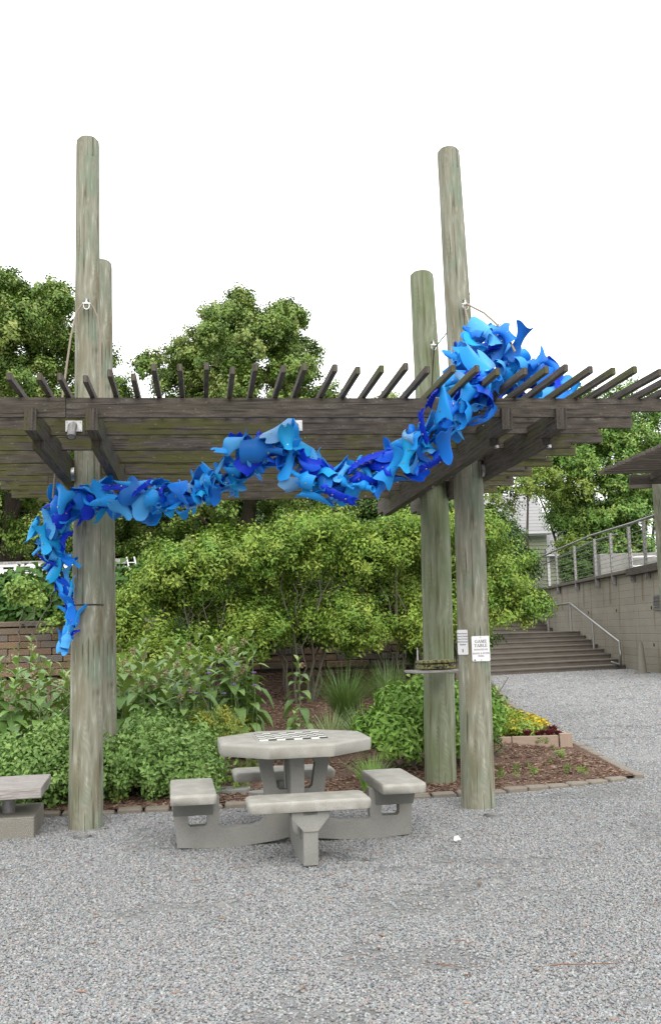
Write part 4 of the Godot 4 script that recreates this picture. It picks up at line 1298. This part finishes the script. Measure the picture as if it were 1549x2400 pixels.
	for q in [[0.68, -11.3, 0.42, 0.74, "bright green leafy plant behind the table's right side"], [1.05, -11.6, 0.36, 0.88, "tallest bright green leafy plant left of the right poles"], [1.4, -11.5, 0.26, 0.78, "bright green leafy plant behind the shelf pole"], [1.7, -12.2, 0.2, 0.62, "bright green leafy plant just right of the sign pole"]]:
		shrub("leafy_plant", q[4], gp(q[0], q[1]), 3, q[2] * 0.3, q[3] * 0.7, [[Vector3(-q[2] * 0.35, q[3] * 0.4, 0.1), Vector3(q[2] * 0.65, q[3] * 0.38, q[2] * 0.6), 30], [Vector3(q[2] * 0.3, q[3] * 0.6, -0.1), Vector3(q[2] * 0.55, q[3] * 0.36, q[2] * 0.6), 28], [Vector3(0, q[3] * 0.85, 0), Vector3(q[2] * 0.3, q[3] * 0.16, q[2] * 0.3), 9]], tw3, 0.12, 12, bright, Vector2(0.7, 1.15), "plant")
	# grasses: arching blades from one root
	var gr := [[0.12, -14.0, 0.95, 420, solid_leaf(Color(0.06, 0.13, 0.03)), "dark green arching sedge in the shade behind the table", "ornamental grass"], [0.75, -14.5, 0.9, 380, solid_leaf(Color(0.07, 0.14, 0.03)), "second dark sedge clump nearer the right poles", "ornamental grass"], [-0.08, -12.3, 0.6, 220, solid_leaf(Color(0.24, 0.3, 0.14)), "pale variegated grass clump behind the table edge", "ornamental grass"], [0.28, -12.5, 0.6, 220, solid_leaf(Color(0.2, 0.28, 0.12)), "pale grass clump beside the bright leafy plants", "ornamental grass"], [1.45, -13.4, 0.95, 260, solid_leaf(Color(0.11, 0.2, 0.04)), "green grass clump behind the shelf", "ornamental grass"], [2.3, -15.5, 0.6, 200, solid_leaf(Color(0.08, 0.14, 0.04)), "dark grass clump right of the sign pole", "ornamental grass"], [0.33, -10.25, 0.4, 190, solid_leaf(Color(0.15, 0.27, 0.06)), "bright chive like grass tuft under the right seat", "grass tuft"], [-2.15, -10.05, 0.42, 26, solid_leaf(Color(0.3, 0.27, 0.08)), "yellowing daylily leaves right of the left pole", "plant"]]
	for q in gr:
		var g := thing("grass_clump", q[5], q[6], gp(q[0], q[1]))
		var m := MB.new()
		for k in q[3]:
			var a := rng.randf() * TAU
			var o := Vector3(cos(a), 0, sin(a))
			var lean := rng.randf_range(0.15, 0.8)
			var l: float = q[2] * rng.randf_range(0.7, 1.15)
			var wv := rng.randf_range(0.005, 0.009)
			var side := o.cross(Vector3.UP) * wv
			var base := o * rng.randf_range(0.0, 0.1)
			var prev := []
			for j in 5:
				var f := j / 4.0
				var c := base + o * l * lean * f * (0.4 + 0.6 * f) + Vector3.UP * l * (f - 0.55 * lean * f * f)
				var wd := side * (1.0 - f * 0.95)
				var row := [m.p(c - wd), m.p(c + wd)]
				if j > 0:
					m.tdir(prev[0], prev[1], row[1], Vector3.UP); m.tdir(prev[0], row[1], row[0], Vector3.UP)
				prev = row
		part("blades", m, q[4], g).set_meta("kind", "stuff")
	# purple verbena on thin stems
	var vs := solid_leaf(Color(0.1, 0.16, 0.05))
	var vp := mat(Color(0.28, 0.14, 0.5), 0.7)
	for k in 11:
		var x := -1.75 + k * 0.085 + rng.randf_range(-0.04, 0.04)
		var z := -11.0 - rng.randf() * 0.5
		var v := thing("verbena", "thin stemmed purple verbena rising before the milkweed right of the left pole", "flower", gp(x, z), 0.0, "purple verbenas")
		var h := rng.randf_range(0.85, 1.2)
		var s := MB.new()
		limb(s, Vector3.ZERO, Vector3(rng.randf_range(-0.08, 0.08), h, 0.05), 0.004, 0.002, 0.02, 4, 5)
		part("stem", s, vs, v)
		var fl := MB.new()
		for j in 16:
			var d := rdir()
			d.y = absf(d.y) * 0.5
			fl.tube([d * 0.008, d * 0.026, d * 0.03], [0.003, 0.007, 0.002], 4, false)
		part("flower_head", fl, vp, v, Transform3D(Basis(), s.v[s.v.size() - 1]))
	# lavender-blue spikes at the left edge
	for k in 9:
		var x := -3.75 + k * 0.085
		var l := thing("salvia", "pale blue flower spike in the clump above the bench at left edge", "flower", gp(x, -10.0 - 0.25 * fposmod(k * 0.62, 1.0)), 0.0, "blue flower spikes")
		var s := MB.new()
		var h := rng.randf_range(0.5, 0.68)
		limb(s, Vector3.ZERO, Vector3(rng.randf_range(-0.08, 0.08), h, 0.06), 0.004, 0.002, 0.01, 4, 4)
		part("stem", s, vs, l)
		var sp := MB.new()
		for j in 30:
			var d := rdir()
			var y := h * rng.randf_range(0.62, 1.0)
			sp.leaf(Vector3(0, y, 0.05), (d + Vector3.UP * 0.4).normalized(), d.cross(Vector3.UP).normalized(), 0.03, 0.02)
		part("flower_spike", sp, mat(Color(0.34, 0.34, 0.55), 0.7), l)
	for q in [[-1.1, -10.45, 0.24, "flat flagstone in the mulch left of the table pedestal"], [-0.72, -10.2, 0.17, "smaller flagstone in the mulch behind the front seat"]]:
		var fs := MB.new()
		var o := PackedVector2Array()
		for k in 9:
			var a := TAU * k / 9.0
			o.append(Vector2(cos(a) * q[2] * rng.randf_range(0.85, 1.1), sin(a) * q[2] * 0.7 * rng.randf_range(0.85, 1.1)))
		fs.prism(o, 0.05, Transform3D(Basis(Vector3.RIGHT, PI / 2), gp(q[0], q[1]) + Vector3(0, 0.01, 0)))
		tag(part("flagstone", fs, M.concrete, self), q[3], "stone")
	var dry := MB.new()
	for k in 30:
		var d := rdir()
		d.y = absf(d.y) * 0.6
		dry.leaf(d * 0.05, d, d.cross(Vector3(0.1, 1, 0.2)).normalized(), 0.06, 0.05)
	tag(part("dried_bloom", dry, mat(Color(0.42, 0.34, 0.22), 0.9), self, Transform3D(Basis(), Vector3(-5.0, 2.42, -19.6))), "dry tan flower head on the hedge beside the blue tail", "flower")
	# small tufts and weeds on the bare mulch
	var tuft := twig(12, 0.08, 0.07, 0.02, 0.7, 0.1).mesh()
	var weeds := [[2.0, -11.0, "left of centre in the mulch corner"], [2.5, -10.85, "near the front right of the mulch corner"], [2.5, -11.7, "behind the right weed of the mulch corner"], [1.75, -10.6, "close to the sign pole foot"], [2.6, -13.0, "at the planter's front board"], [-1.05, -10.6, "left of the table, nearest the table"], [-0.95, -11.3, "left of the table, at the path of bare mulch"], [-0.75, -11.9, "below the lone milkweeds"]]
	for q in weeds:
		var wd := thing("weed_tuft", "small green weed tuft " + q[2], "weed", gp(q[0], q[1]), 0.0)
		crown("foliage", wd, tuft, [[Vector3(0, 0.05, 0), Vector3(0.09, 0.05, 0.09), 4 if q[0] > 0 else 14]], 0.03 if q[0] > 0 else 0.07, 3, [Color(0.09, 0.14, 0.03), Color(0.13, 0.19, 0.045)], Vector2(0.45, 0.8))
	shrub("flowering_herb", "straggly herb with small yellow flowers between milkweed and table", gp(-1.35, -11.2), 3, 0.2, 0.5, [[Vector3(0, 0.35, 0), Vector3(0.3, 0.3, 0.25), 34]], twig(10, 0.16, 0.06, 0.014, 0.6, 0.1).mesh(), 0.09, 9, [Color(0.14, 0.22, 0.05), Color(0.2, 0.27, 0.06), Color(0.35, 0.3, 0.04)], Vector2(0.7, 1.1), "plant")
	shrub("flowering_herb", "yellow green flowering plant at the planter's back", gp(2.2, -14.2), 0, 0, 0, [[Vector3(0, 0.14, 0), Vector3(0.34, 0.13, 0.5), 34]], twig(10, 0.14, 0.055, 0.03, 0.5, 0.1).mesh(), 0.1, 11, [Color(0.13, 0.21, 0.035), Color(0.18, 0.25, 0.04), Color(0.3, 0.28, 0.03)], Vector2(0.7, 1.1), "plant")

# ------------------------------------------------------------------ the blue garland of cut plastic
func shell(kind: int) -> ArrayMesh:
	var nu := 13
	var nv := 15
	var r0 := rng.randf_range(0.055, 0.09)
	var length := rng.randf_range(0.22, 0.34)
	var arc := rng.randf_range(1.8, 3.0)
	var bend := rng.randf_range(0.3, 1.5) * (1.0 if rng.randf() < 0.5 else -1.0)
	var twist := rng.randf_range(-0.7, 0.7)
	var flare := rng.randf_range(-0.2, 0.8)
	var curl := rng.randf_range(0.1, 0.5)
	var ph := rng.randf() * 6.0
	var P := []
	for i in nv:
		var f := i / (nv - 1.0)
		var wdt := 1.0
		var r := r0 * (1.0 + flare * f * f)
		match kind:
			0: wdt = maxf(0.12, pow(sin(clampf(f * 0.86 + 0.08, 0, 1) * PI), 0.45))                  # petal
			1:                                                                                    # shoulder and neck of a bottle
				r = lerpf(r0 * 1.15, 0.021, smoothstep(0.35, 0.68, f)) + (0.004 if f > 0.93 else 0.0)
				wdt = lerpf(0.9, TAU / arc, smoothstep(0.25, 0.6, f))
			2:                                                                                    # ribbed strip
				wdt = 0.5
				r = r0 * (1.0 + 0.1 * signf(sin(f * 40.0)))
				bend *= 0.5 if i == 0 else 1.0
			3: wdt = 0.8 + 0.2 * sin(f * 5.0 + ph)                                                 # wavy sided
			4: wdt = 1.0 - 0.7 * f * f                                                               # fin
			5:                                                                                    # hollow horn
				wdt = minf(TAU / arc, 1.9) * (1.0 - f * f * 0.5)
				r = r0 * 0.5 * (1.0 - f * 0.85)
			6: wdt = TAU / arc * 0.9                                                              # cut ring, seen into
		var ang := bend * (f - 0.5)
		var axis := Vector3(0, sin(ang) / bend * length, -(1.0 - cos(ang)) / absf(bend) * length * signf(bend))
		var row := []
		for j in nu:
			var u := j / (nu - 1.0) - 0.5
			var th := u * arc * wdt + twist * (f - 0.5)
			var rr := r
			if kind == 0 or kind == 3 or kind == 4: rr *= 1.0 + curl * 4.0 * u * u * sin(f * 4.5 + ph)
			row.append(axis + Vector3(sin(th) * rr, 0.02 * sin(u * 6.0 + ph) * (0.0 if kind == 1 else 1.0), cos(th) * rr - r0))
		P.append(row)
	var m := MB.new()
	var outer := []
	var inner := []
	for i in nv:
		var a := []
		var b := []
		for j in nu:
			var du: Vector3 = P[i][mini(j + 1, nu - 1)] - P[i][maxi(j - 1, 0)]
			var dv: Vector3 = P[mini(i + 1, nv - 1)][j] - P[maxi(i - 1, 0)][j]
			var nn := du.cross(dv).normalized()
			a.append(m.p(P[i][j] + nn * 0.0016)); b.append(m.p(P[i][j] - nn * 0.0016))
		outer.append(a); inner.append(b)
	for i in nv - 1:
		for j in nu - 1:
			m.t(outer[i][j], outer[i][j + 1], outer[i + 1][j + 1]); m.t(outer[i][j], outer[i + 1][j + 1], outer[i + 1][j])
			m.t(inner[i][j], inner[i + 1][j + 1], inner[i][j + 1]); m.t(inner[i][j], inner[i + 1][j], inner[i + 1][j + 1])
	var rim := []
	for j in nu: rim.append([0, j])
	for i in range(1, nv): rim.append([i, nu - 1])
	for j in range(nu - 2, -1, -1): rim.append([nv - 1, j])
	for i in range(nv - 2, 0, -1): rim.append([i, 0])
	for k in rim.size():
		var q: Array = rim[k]
		var s: Array = rim[(k + 1) % rim.size()]
		var a := m.p(m.v[outer[q[0]][q[1]]])
		m.p(m.v[outer[s[0]][s[1]]]); m.p(m.v[inner[s[0]][s[1]]]); m.p(m.v[inner[q[0]][q[1]]])
		m.t(a, a + 2, a + 1); m.t(a, a + 3, a + 2)
	return m.mesh()

func build_garland() -> void:
	rng.seed = 177
	var g := thing("plastic_garland", "long twisting blue garland riveted from cut plastic bottle pieces", "sculpture", PERGOLA, YAW)
	var path := [Vector3(-0.16, 1.57, 0.25), Vector3(-0.09, 1.79, 0.22), Vector3(-0.14, 1.97, 0.20), Vector3(-0.18, 2.16, 0.22), Vector3(-0.24, 2.34, 0.25), Vector3(-0.27, 2.52, 0.28), Vector3(-0.19, 2.70, 0.32), Vector3(0.0, 2.78, 0.40), Vector3(0.22, 2.78, 0.50), Vector3(0.44, 2.73, 0.60), Vector3(0.63, 2.72, 0.80), Vector3(0.84, 2.71, 1.00), Vector3(1.01, 2.73, 1.20), Vector3(1.17, 2.80, 1.40), Vector3(1.33, 2.90, 1.55), Vector3(1.46, 2.97, 1.65)]
	path.append_array([Vector3(1.59, 3.02, 1.68), Vector3(1.71, 2.89, 1.70), Vector3(1.83, 2.75, 1.72), Vector3(1.99, 2.68, 1.75), Vector3(2.14, 2.71, 1.80), Vector3(2.31, 2.78, 1.85), Vector3(2.48, 2.82, 1.95), Vector3(2.61, 2.93, 2.08), Vector3(2.70, 3.07, 2.2), Vector3(2.86, 3.2, 2.26), Vector3(2.98, 3.26, 2.26), Vector3(3.0, 3.46, 2.0)])
	var curve := Curve3D.new()
	for q in path: curve.add_point(q)
	var total := curve.get_baked_length()
	var arm := MB.new()
	var pts := []
	for k in 90: pts.append(curve.sample_baked(total * k / 89.0, true))
	arm.tube(pts, [0.012], 6)
	part("core_cable", arm, M.black, g)
	var shapes := []
	for k in 22: shapes.append(shell([0, 1, 3, 0, 3, 1, 0, 2, 0, 3, 4][k % 11]))
	var rivets := []
	var rt := []
	var n := 178
	for k in n:
		var d := total * (k + 0.5) / n
		var at := curve.sample_baked(d, true)
		var tan_ := (curve.sample_baked(minf(d + 0.06, total), true) - curve.sample_baked(maxf(d - 0.06, 0), true)).normalized()
		var tail := 1.0 - smoothstep(0.25, 1.05, d)
		var a := k * 2.39996 + rng.randf_range(-0.4, 0.4)
		var side := tan_.cross(Vector3(0, 0, 1)).normalized()
		var out := (side * cos(a) + tan_.cross(side) * sin(a)).normalized()
		if out.z < -0.3: out.z *= 0.3
		out = out.normalized()
		var along := tan_.rotated(out, rng.randf_range(-0.9, 0.9) + (PI if rng.randf() < 0.5 else 0.0))
		along = (along - out * along.dot(out)).normalized()
		if tail > 0.5: along = (tan_ + out * 0.25 + rdir() * 0.2).normalized()
		out = (out - along * out.dot(along)).normalized()
		if tail < 0.5:                                    # one end lifts away from the core
			var lift := rng.randf_range(-0.3, 0.8)
			var al := along * cos(lift) + out * sin(lift)
			out = out * cos(lift) - along * sin(lift)
			along = al
		var size := rng.randf_range(0.7, 1.08) * lerpf(1.0, 0.66, tail)
		var off := rng.randf_range(0.06, 0.2) * lerpf(1.0, 0.28, tail)
		place_piece(g, shapes, at + out * off, out, along, size, rivets, rt)
	place_piece(g, [shell(4)], Vector3(-0.15, 1.6, 0.25), Vector3(0.5, 0, 1).normalized(), Vector3(-0.25, -1, 0).normalized(), 0.8, rivets, rt)
	# the heap on top of the slats by the right pole
	for k in 108:
		var u := pow(rng.randf(), 1.15)
		var x := lerpf(3.16, 4.1, u)
		var ytop := lerpf(4.42, 3.78, u) if u > 0.22 else lerpf(3.7, 4.3, u / 0.22)
		var y := lerpf(3.46, ytop, sqrt(rng.randf()))
		var at := Vector3(x, y, 0.75 + rng.randf_range(-0.2, 0.3))
		var out := (Vector3(rng.randf_range(-0.7, 0.7), rng.randf_range(-0.3, 0.8), rng.randf_range(0.2, 1.0))).normalized()
		var along := rdir()
		along = (along - out * along.dot(out)).normalized()
		place_piece(g, shapes, at, out, along, rng.randf_range(0.7, 1.06), rivets, rt)
	for k in 12:                                      # the run from the front joist back to the heap
		var f := (k + 0.5) / 12.0
		var at := Vector3(3.0, 3.46, 1.95).lerp(Vector3(3.3, 3.72, 0.85), f) + rdir() * 0.08
		at.y = maxf(at.y, 3.44)
		var out := (Vector3(0, 0.4, 0.6) + rdir() * 0.7).normalized()
		var along := rdir()
		along = (along - out * along.dot(out)).normalized()
		place_piece(g, shapes, at, out, along, rng.randf_range(0.75, 1.1), rivets, rt)
	# smaller scraps bunched round the core, past the number that are parts of their own
	var scraps := []
	for k in 215:
		var at := Vector3.ZERO
		if k < 175:
			var d := total * (0.12 + 0.88 * (k + 0.5) / 175.0)
			at = curve.sample_baked(d, true) + rdir() * rng.randf_range(0.02, 0.13)
		else:
			var u := rng.randf()
			at = Vector3(lerpf(3.2, 4.15, u), lerpf(3.46, lerpf(4.15, 3.7, u), rng.randf()), 0.8 + rng.randf_range(-0.2, 0.28))
		var out := (rdir() + Vector3(0, 0.1, 0.7)).normalized()
		var along := rdir()
		along = (along - out * along.dot(out)).normalized()
		scraps.append([rng.randi() % shapes.size(), Transform3D(Basis(along.cross(out), along, out).scaled_local(Vector3.ONE * rng.randf_range(0.42, 0.62)), at), [0, 3, 4, 3, 3, 4, 1, 7][rng.randi() % 8]])
	var sv := PackedVector3Array()
	var sn := PackedVector3Array()
	var sc := PackedColorArray()
	var si := PackedInt32Array()
	for q in scraps:
		var arr: Array = shapes[q[0]].surface_get_arrays(0)
		var x: Transform3D = q[1]
		var c: Color = M.blues[q[2]].albedo_color.srgb_to_linear()
		var first := sv.size()
		for i in arr[Mesh.ARRAY_VERTEX].size():
			sv.append(x * arr[Mesh.ARRAY_VERTEX][i])
			sn.append((x.basis * arr[Mesh.ARRAY_NORMAL][i]).normalized())
			sc.append(c)
		for i in arr[Mesh.ARRAY_INDEX]: si.append(first + i)
	var all := []
	all.resize(Mesh.ARRAY_MAX)
	all[Mesh.ARRAY_VERTEX] = sv; all[Mesh.ARRAY_NORMAL] = sn; all[Mesh.ARRAY_COLOR] = sc; all[Mesh.ARRAY_INDEX] = si
	var sm := ArrayMesh.new()
	sm.add_surface_from_arrays(Mesh.PRIMITIVE_TRIANGLES, all)
	var scm: StandardMaterial3D = M.blues[0].duplicate()
	scm.albedo_color = Color.WHITE
	scm.vertex_color_use_as_albedo = true
	part("plastic_scraps", sm, scm, g).set_meta("kind", "stuff")
	var rv := MB.new()
	rv.tube([Vector3(0, 0, 0), Vector3(0, 0.002, 0), Vector3(0, 0.004, 0)], [0.008, 0.008, 0.004], 7)
	swarm("rivets", rv, M.steel, g, rivets, rt)

func place_piece(g: Node, shapes: Array, at: Vector3, out: Vector3, along: Vector3, size: float, rivets: Array, rt: Array) -> void:
	var b := Basis(along.cross(out) * size, along * size, out * size)
	var k := rng.randi() % shapes.size()
	var weights := [0, 0, 1, 3, 3, 3, 4, 4, 4, 5, 6, 7, 0, 3, 2, 4, 7, 3]
	var m: Material = M.blues[weights[rng.randi() % weights.size()]]
	if k % 11 == 7: m = M.blues[2]
	var x := Transform3D(b, at)
	part("plastic_piece", shapes[k], m, g, x)
	for j in 2:
		var y: float = [-0.07, 0.06][j] + rng.randf_range(-0.02, 0.02)
		var arr: ArrayMesh = shapes[k]
		rivets.append(Transform3D(Basis(along.cross(out), out, -along), x * Vector3(rng.randf_range(-0.01, 0.01), y, 0.003)))
		rt.append(Color(0.8, 0.8, 0.8))

# ------------------------------------------------------------------ ropes, hooks, signs, shelf, pipe brackets
func fit(called: String, label: String, category: String, group := "") -> Node3D:
	return thing(called, label, category, PERGOLA, YAW, group)

func build_pole_fittings() -> void:
	rng.seed = 184
	var ropes := [["rope", "beige rope looped over the hook on the left pole", [Vector3(-0.24, 2.8, 0.36), Vector3(-0.2, 3.3, 0.36), Vector3(-0.16, 3.75, 0.34), Vector3(-0.11, 4.25, 0.24), Vector3(-0.07, 4.5, 0.17), Vector3(-0.02, 4.57, 0.165), Vector3(0.02, 4.585, 0.165), Vector3(0.07, 4.56, 0.16), Vector3(0.11, 4.47, 0.15), Vector3(0.135, 4.3, 0.15), Vector3(0.14, 3.8, 0.2), Vector3(0.14, 3.3, 0.3), Vector3(0.15, 2.85, 0.42)]],
		["rope", "beige rope running from the right pole hook down into the blue heap", [Vector3(3.4, 3.9, 0.78), Vector3(3.44, 4.25, 0.5), Vector3(3.48, 4.6, 0.18), Vector3(3.5, 4.63, 0.17), Vector3(3.54, 4.4, 0.6), Vector3(3.6, 4.1, 1.0), Vector3(3.64, 3.9, 1.1)]]]
	for r in ropes:
		var m := MB.new()
		m.tube(r[2], [0.0095], 7)
		var o := fit(r[0], r[1], "rope")
		part("strand", m, M.rope, o)
	for q in [[Vector3(0.018, 4.59, 0.125), "steel eye bolt and shackle on the left pole"], [Vector3(3.49, 4.63, 0.13), "steel eye bolt and shackle on the right front pole"], [Vector3(3.5, 4.63, -1.22), "steel shackle on the shorter rear right pole"]]:
		var h := fit("shackle", q[1], "hook")
		var m := MB.new()
		m.tube([q[0] + Vector3(0, 0.05, -0.03), q[0] + Vector3(0, 0.05, 0.03), q[0] + Vector3(0, 0.02, 0.045), q[0] + Vector3(0, -0.01, 0.05)], [0.008], 7)
		part("eye_bolt", m, M.steel, h)
		var s := MB.new()
		var ring := []
		for k in 13: ring.append(q[0] + Vector3(cos(TAU * k / 12.0) * 0.026, sin(TAU * k / 12.0) * 0.034 - 0.03, 0.05))
		s.tube(ring, [0.007], 6)
		part("ring", s, M.steel, h)
		var pn := MB.new()
		pn.tube([q[0] + Vector3(-0.035, -0.01, 0.05), q[0] + Vector3(0.035, -0.01, 0.05)], [0.009], 7)
		part("pin", pn, M.steel, h)
	var cab := fit("tie_cable", "thin dark cable from the rear right pole's shackle toward the front pole", "cable")
	var cm := MB.new()
	cm.tube([Vector3(3.4, 3.55, -1.18), Vector3(3.46, 4.1, -1.2), Vector3(3.5, 4.58, -1.16), Vector3(3.62, 4.72, -0.5), Vector3(3.58, 4.78, 0.02)], [0.007], 6)
	part("strand", cm, M.dark_iron, cab)
	var st := fit("pole_strap", "thin black strap round the left pole holding the blue tail", "strap")
	var ring := []
	for k in 21:
		var a := -0.4 + (PI + 0.8) * k / 20.0
		ring.append(Vector3(cos(a) * 0.133 + 0.01, 1.9, sin(a) * 0.133))
	ring.append(Vector3(-0.2, 1.9, 0.12))
	var sm := MB.new()
	sm.tube(ring, [0.008], 6)
	part("band", sm, M.black, st)
	var kn := fit("rope_knot", "white rope knot tied in the left rope loop just above the joists", "knot")
	for k in 4:
		var rm := MB.new()
		var loop := []
		for j in 11: loop.append(Vector3(0.14 + cos(TAU * j / 10.0) * 0.032, 3.5 + k * 0.026 + 0.006 * sin(j * 1.3), 0.26 + sin(TAU * j / 10.0) * 0.03))
		rm.tube(loop, [0.011], 6)
		part("coil", rm, M.white, kn)
	# the sign
	var sg := fit("sign", "white sign reading GAME TABLE on the right front pole", "sign")
	var pl := MB.new()
	pl.prism(soft_poly(0.083, 0.113, 0.012), 0.004)
	part("plate", pl, M.white, sg, Transform3D(Basis(), Vector3(3.492, 1.417, 0.153)))
	for l in [["GAME", 0.036, 0.064], ["TABLE", 0.036, 0.027], ["DONATED BY", 0.019, -0.009], ["DIANE & PETER", 0.0195, -0.043], ["ISSEL", 0.0195, -0.066]]:
		part("lettering", letters(l[0], l[1]), M.ink, sg, Transform3D(Basis(), Vector3(3.492, 1.417 + l[2], 0.1556)))
	for q in [[0.0, 0.101], [0.0, -0.102]]:
		part("screw", disc(0.006), M.steel, sg, Transform3D(Basis(), Vector3(3.492 + q[0], 1.417 + q[1], 0.1555)))
	part("emblem", disc(0.008), M.ink, sg, Transform3D(Basis(), Vector3(3.432, 1.315, 0.1555)))
	var s2 := fit("narrow_sign", "narrow white instruction sign on the left side of the sign pole", "sign")
	var p2 := MB.new()
	p2.prism(soft_poly(0.06, 0.112, 0.01), 0.004)
	var turn := Basis(Vector3.UP, -0.95)
	var at := Vector3(3.345, 1.478, 0.085)
	part("plate", p2, M.white, s2, Transform3D(turn, at))
	for l in [["Please Return", 0.0165, 0.078], ["Chess & Checker", 0.0165, 0.053], ["Pieces To Case", 0.0165, 0.028], ["When You Are", 0.0165, 0.003], ["Finished", 0.0165, -0.022]]:
		part("lettering", letters(l[0], l[1]), M.ink, s2, Transform3D(turn, at + turn * Vector3(0, l[2], 0.0028)))
	var pawn := MB.new()
	pawn.box(Vector3(0, -0.076, 0.003), Vector3(0.012, 0.03, 0.002), 0.0005)
	part("emblem", pawn, M.ink, s2, Transform3D(turn, at))
	# the shelf between the right poles, with the camouflage case
	var sh := fit("shelf", "small weathered board shelf hung between the two right poles", "shelf")
	var b := MB.new()
	b.box(Vector3(3.3, 1.185, -0.95), Vector3(0.5, 0.026, 0.34), 0.005, Basis(Vector3.UP, 0.12))
	part("board", b, M.bench_wood, sh)
	for q in [[Vector3(3.372, 1.37, 0.03), Vector3(3.372, 1.2, 0.03), Vector3(3.42, 1.17, -0.8), Vector3(3.45, 1.17, -0.95)], [Vector3(3.2, 1.42, -1.2), Vector3(3.2, 1.2, -1.2), Vector3(3.2, 1.17, -1.05), Vector3(3.2, 1.17, -0.9)]]:
		var r := MB.new()
		r.tube(q, [0.006], 6)
		part("rod", r, M.steel, sh)
	var ca := fit("camouflage_case", "camouflage patterned flat carry case lying on the shelf", "case")
	var camo := paint(128, 128, grain(128, 128, 128, 128, 0.035, 71), [S(70, 62, 44), S(120, 116, 70), S(150, 148, 96), S(150, 148, 96)], [[grain(128, 128, 128, 128, 0.04, 72), S(30, 28, 24), 0.6, 0.64, 1.0], [grain(128, 128, 128, 128, 0.04, 73), S(86, 92, 58), 0.62, 0.66, 1.0]])
	var camo_m := tex_mat(camo, Vector3(5, 5, 5), 0.8, null, 0, true)
	var lo := MB.new()
	lo.box(Vector3(0, 0.03, 0), Vector3(0.35, 0.052, 0.22), 0.012)
	part("case_base", lo, camo_m, ca, Transform3D(Basis(Vector3.UP, 0.12), Vector3(3.325, 1.2, -0.94)))
	var li := MB.new()
	li.box(Vector3(0, 0.078, 0), Vector3(0.356, 0.034, 0.225), 0.014)
	part("lid", li, camo_m, ca, Transform3D(Basis(Vector3.UP, 0.12), Vector3(3.325, 1.2, -0.94)))
	for x in [-0.11, 0.11]:
		var la := MB.new()
		la.box(Vector3(x, 0.052, 0.114), Vector3(0.03, 0.036, 0.012), 0.003)
		part("latch", la, M.black, ca, Transform3D(Basis(Vector3.UP, 0.12), Vector3(3.325, 1.2, -0.94)))
	var hd := MB.new()
	hd.tube([Vector3(-0.05, 0.03, 0.11), Vector3(-0.045, 0.03, 0.135), Vector3(0.045, 0.03, 0.135), Vector3(0.05, 0.03, 0.11)], [0.007], 6)
	part("handle", hd, M.black, ca, Transform3D(Basis(Vector3.UP, 0.12), Vector3(3.325, 1.2, -0.94)))
	# pipe brackets on the second joist
	for q in [[0.055, "grey metal pipe bracket on the joists between the left cross beams"], [1.735, "grey metal pipe bracket on the joist above the garland's peak"]]:
		var f := fit("pipe_bracket", q[1], "bracket", "pipe brackets on the joists")
		var pp := MB.new()
		pp.box(Vector3(q[0], 3.213, 1.381), Vector3(0.125, 0.085, 0.008), 0.002)
		part("plate", pp, M.white, f)
		var tb := MB.new()
		tb.tube([Vector3(q[0] - 0.005, 3.215, 1.385), Vector3(q[0] - 0.005, 3.2, 1.44), Vector3(q[0] - 0.005, 3.105, 1.5)], [0.033], 16, false)
		tb.tube([Vector3(q[0] - 0.005, 3.106, 1.5), Vector3(q[0] - 0.005, 3.2, 1.441)], [0.027], 16)
		part("pipe", tb, M.steel_old, f)
		for s in [[-0.05, 0.03], [0.05, 0.03], [0.05, -0.03], [-0.05, -0.03]]:
			part("screw", disc(0.006), M.steel, f, Transform3D(Basis(), Vector3(q[0] + s[0], 3.213 + s[1], 1.386)))

func soft_poly(hx: float, hy: float, r: float) -> PackedVector2Array:
	return soft_rect(hx, hy, r)

func disc(r: float) -> MB:
	var m := MB.new()
	m.tube([Vector3(0, 0, 0), Vector3(0, 0, 0.0025)], [r], 10)
	return m

func letters(text: String, size: float) -> TextMesh:
	var t := TextMesh.new()
	var f := SystemFont.new()
	f.font_names = PackedStringArray(["Droid Serif"])
	f.font_weight = 700
	t.font = f
	t.text = text
	t.font_size = 32
	t.pixel_size = size / 32.0
	t.depth = 0.001
	t.curve_step = 2.0
	return t
